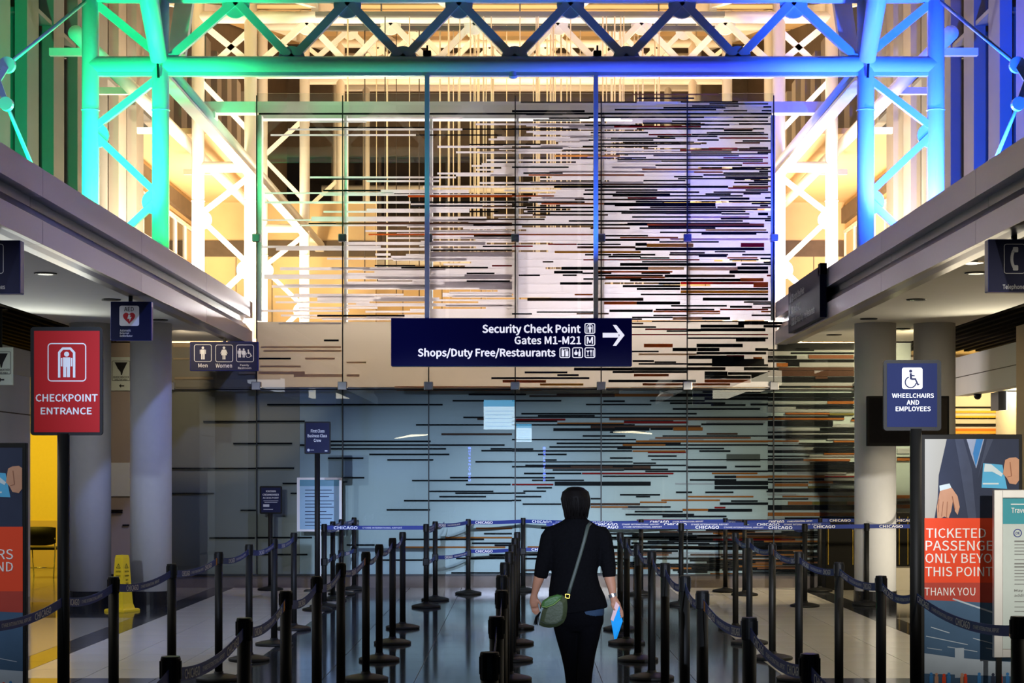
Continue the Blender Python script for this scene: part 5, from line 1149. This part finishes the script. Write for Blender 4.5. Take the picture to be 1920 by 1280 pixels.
# jacket with three-quarter sleeves
bm = bmesh.new()
loft(bm, [(1080, 965, 15, .06, 0), (1080, 973, 21, .075, -.002), (1080, 980, 33, .09, -.005), (1080, 989, 50, .104, -.008), (1079, 1002, 54, .116, -.008), (1079, 1020, 52, .120, -.006), (1078, 1050, 45, .116, -.004), (1077, 1075, 43, .112, -.004), (1077, 1100, 48, .122, -.006), (1081, 1125, 54, .132, -.01), (1084, 1146, 57, .136, -.012)], 32)
loft(bm, [(1044, 996, 11, .05, 0), (1035, 999, 16, .064, -.002), (1030, 1008, 17, .064, -.004), (1024, 1035, 16, .058, -.01), (1017, 1062, 14.5, .052, -.010), (1013.5, 1082, 13, .05, -.004)], 20)
loft(bm, [(1117, 996, 11, .05, 0), (1126, 999, 16, .064, -.002), (1131, 1008, 17, .064, -.004), (1137, 1035, 15, .058, -.01), (1141, 1062, 14, .052, -.014), (1142.5, 1081, 12.5, .05, -.02)], 20)
ev_mesh('jacket', bm, M['jacket'], person, .009, 5)
bm = bmesh.new(); loft(bm, [(1088, 1138, 45, .118, -.012), (1088, 1151, 45, .121, -.014), (1088, 1153, 44, .12, -.014)], 28); ev_mesh('denim_shirt_hem', bm, M['denim'], person, .008, 2)
bm = bmesh.new()
loft(bm, [(1084, 1125, 44, .112, -.01), (1084, 1150, 48, .126, -.012), (1084, 1166, 48, .126, -.012), (1084, 1180, 42, .10, -.008)], 28)
grow = lambda L, k: [(a, b, c*k+1.5, d*k+.006, e) for a, b, c, d, e in L]
loft(bm, grow(legL, 1.0)[:6], 20); loft(bm, grow(legR, 1.0)[:6], 20)
ev_mesh('trousers', bm, M['trouser'], person, .009, 5)
bm = bmesh.new()
for px, dy in ((1078, 0), (1091, -.24)):
    tube(bm, [Q(px, 1314, dy-.055), Q(px, 1317, dy-.02), Q(px, 1320, dy+.07), Q(px, 1324, dy+.19)], [(.026, .03), (.037, .036), (.038, .030), (.028, .014)], 14)
ev_mesh('shoes', bm, M['black'], person, .008, 2)
# watch
obj('watch', tube(bmesh.new(), [Q(1147.5, 1112, -.034), Q(1149.5, 1118, -.036)], .029, 18), M['clamp'], person)
# bag with strap
bag = empty('shoulder_bag', Q(1037, 1168, -.17), 'olive green shoulder bag hanging at the left hip of the woman', 'bag')
bm = bmesh.new()
bmo = [(1011, 1168), (1012, 1160), (1016, 1142), (1022, 1128), (1034, 1118), (1052, 1111), (1062, 1118), (1063, 1135), (1061, 1152), (1056, 1163), (1046, 1170), (1030, 1173), (1018, 1171)]
def slab(bm, pts, y0, y1, bulge=0):
    f0 = [bm.verts.new(Q(x, y, y0)) for x, y in pts]; f1 = [bm.verts.new(Q(x, y, y1)) for x, y in pts]
    cx = sum(p[0] for p in pts)/len(pts); cy = sum(p[1] for p in pts)/len(pts)
    g0 = [bm.verts.new(Q(cx+(x-cx)*.7, cy+(y-cy)*.7, y0-bulge)) for x, y in pts]; n = len(pts)
    for k in range(n):
        bm.faces.new((f0[k], f0[(k+1) % n], f1[(k+1) % n], f1[k])); bm.faces.new((g0[k], g0[(k+1) % n], f0[(k+1) % n], f0[k]))
    bm.faces.new(g0); bm.faces.new(f1[::-1]); return bm
o = ev_mesh('pouch', slab(bmesh.new(), bmo, -.17, -.115, .03), M['bag'], bag, .006, 3)
o = ev_mesh('flap', slab(bmesh.new(), [(1014, 1131), (1016, 1123), (1028, 1115), (1044, 1110), (1053, 1112), (1050, 1120), (1038, 1130), (1024, 1135), (1016, 1135)], -.215, -.165, .006), M['bagflap'], bag, .004, 2)
pts = [(1015, 1132), (1024, 1133.5), (1037, 1128.5), (1049, 1118.5)]
obj('stitching', tube(bmesh.new(), [Q(x, y, -.222) for x, y in pts], .0022, 6), mat('pale_stitch', (.30, .42, .12), .6), bag)
obj('lower_seam', tube(bmesh.new(), [Q(x, y, -.202) for x, y in ((1013, 1160), (1025, 1165), (1040, 1164), (1054, 1156))], .002, 6), M['strap'], bag)
bm = bmesh.new()
st = [Q(1106, 979, -.085), Q(1101, 985, -.125), Q(1094, 1012, -.138), Q(1086, 1040, -.140), Q(1077, 1070, -.140), Q(1069, 1095, -.15), Q(1064, 1112, -.165)]
tube(bm, st, [(3.4/SP, .004)]*7, 8); obj('strap', bm, M['strap'], bag, True)
bm = bmesh.new()
for a, b in (((1059, 1110), (1067, 1111)), ((1067, 1111), (1066, 1118)), ((1066, 1118), (1059, 1117)), ((1059, 1117), (1059, 1110))): tube(bm, [Q(*a, -.172), Q(*b, -.172)], .004, 6)
obj('buckle', bm, M['brass'], bag)
bm = bmesh.new()
for k in range(16):
    a = rnd.uniform(-1, 1); tube(bm, [Q(1013, 1143, -.16), Q(1006+a*3, 1153, -.16+a*.01), Q(1005+a*6, 1166+rnd.uniform(-3, 3), -.16+a*.015)], [.003, .003, .0015], 5)
obj('tassel', bm, M['hair'], bag)
# cyan folder
fo = empty('folder', Q(1155, 1196, -.055), 'bright blue paper folder held in the right hand of the woman', 'folder')
def quad(pts, th, m, nm):
    bm = bmesh.new(); f0 = [bm.verts.new(Q(*p)) for p in pts]; f1 = [bm.verts.new(Q(p[0], p[1], p[2]+th)) for p in pts]; n = len(pts)
    bm.faces.new(f0); bm.faces.new(f1[::-1])
    for k in range(n): bm.faces.new((f0[k], f0[(k+1) % n], f1[(k+1) % n], f1[k]))
    obj(nm, bm, m, fo)
quad([(1160, 1132, -.056), (1167, 1163, -.040), (1156, 1196, -.04), (1151, 1197, -.05), (1145, 1162, -.058)], .012, M['folder'], 'cover')
quad([(1154, 1126, -.060), (1160.5, 1133, -.060), (1149, 1163, -.062), (1144, 1160, -.062)], .010, M['pink'], 'pink_sheet')
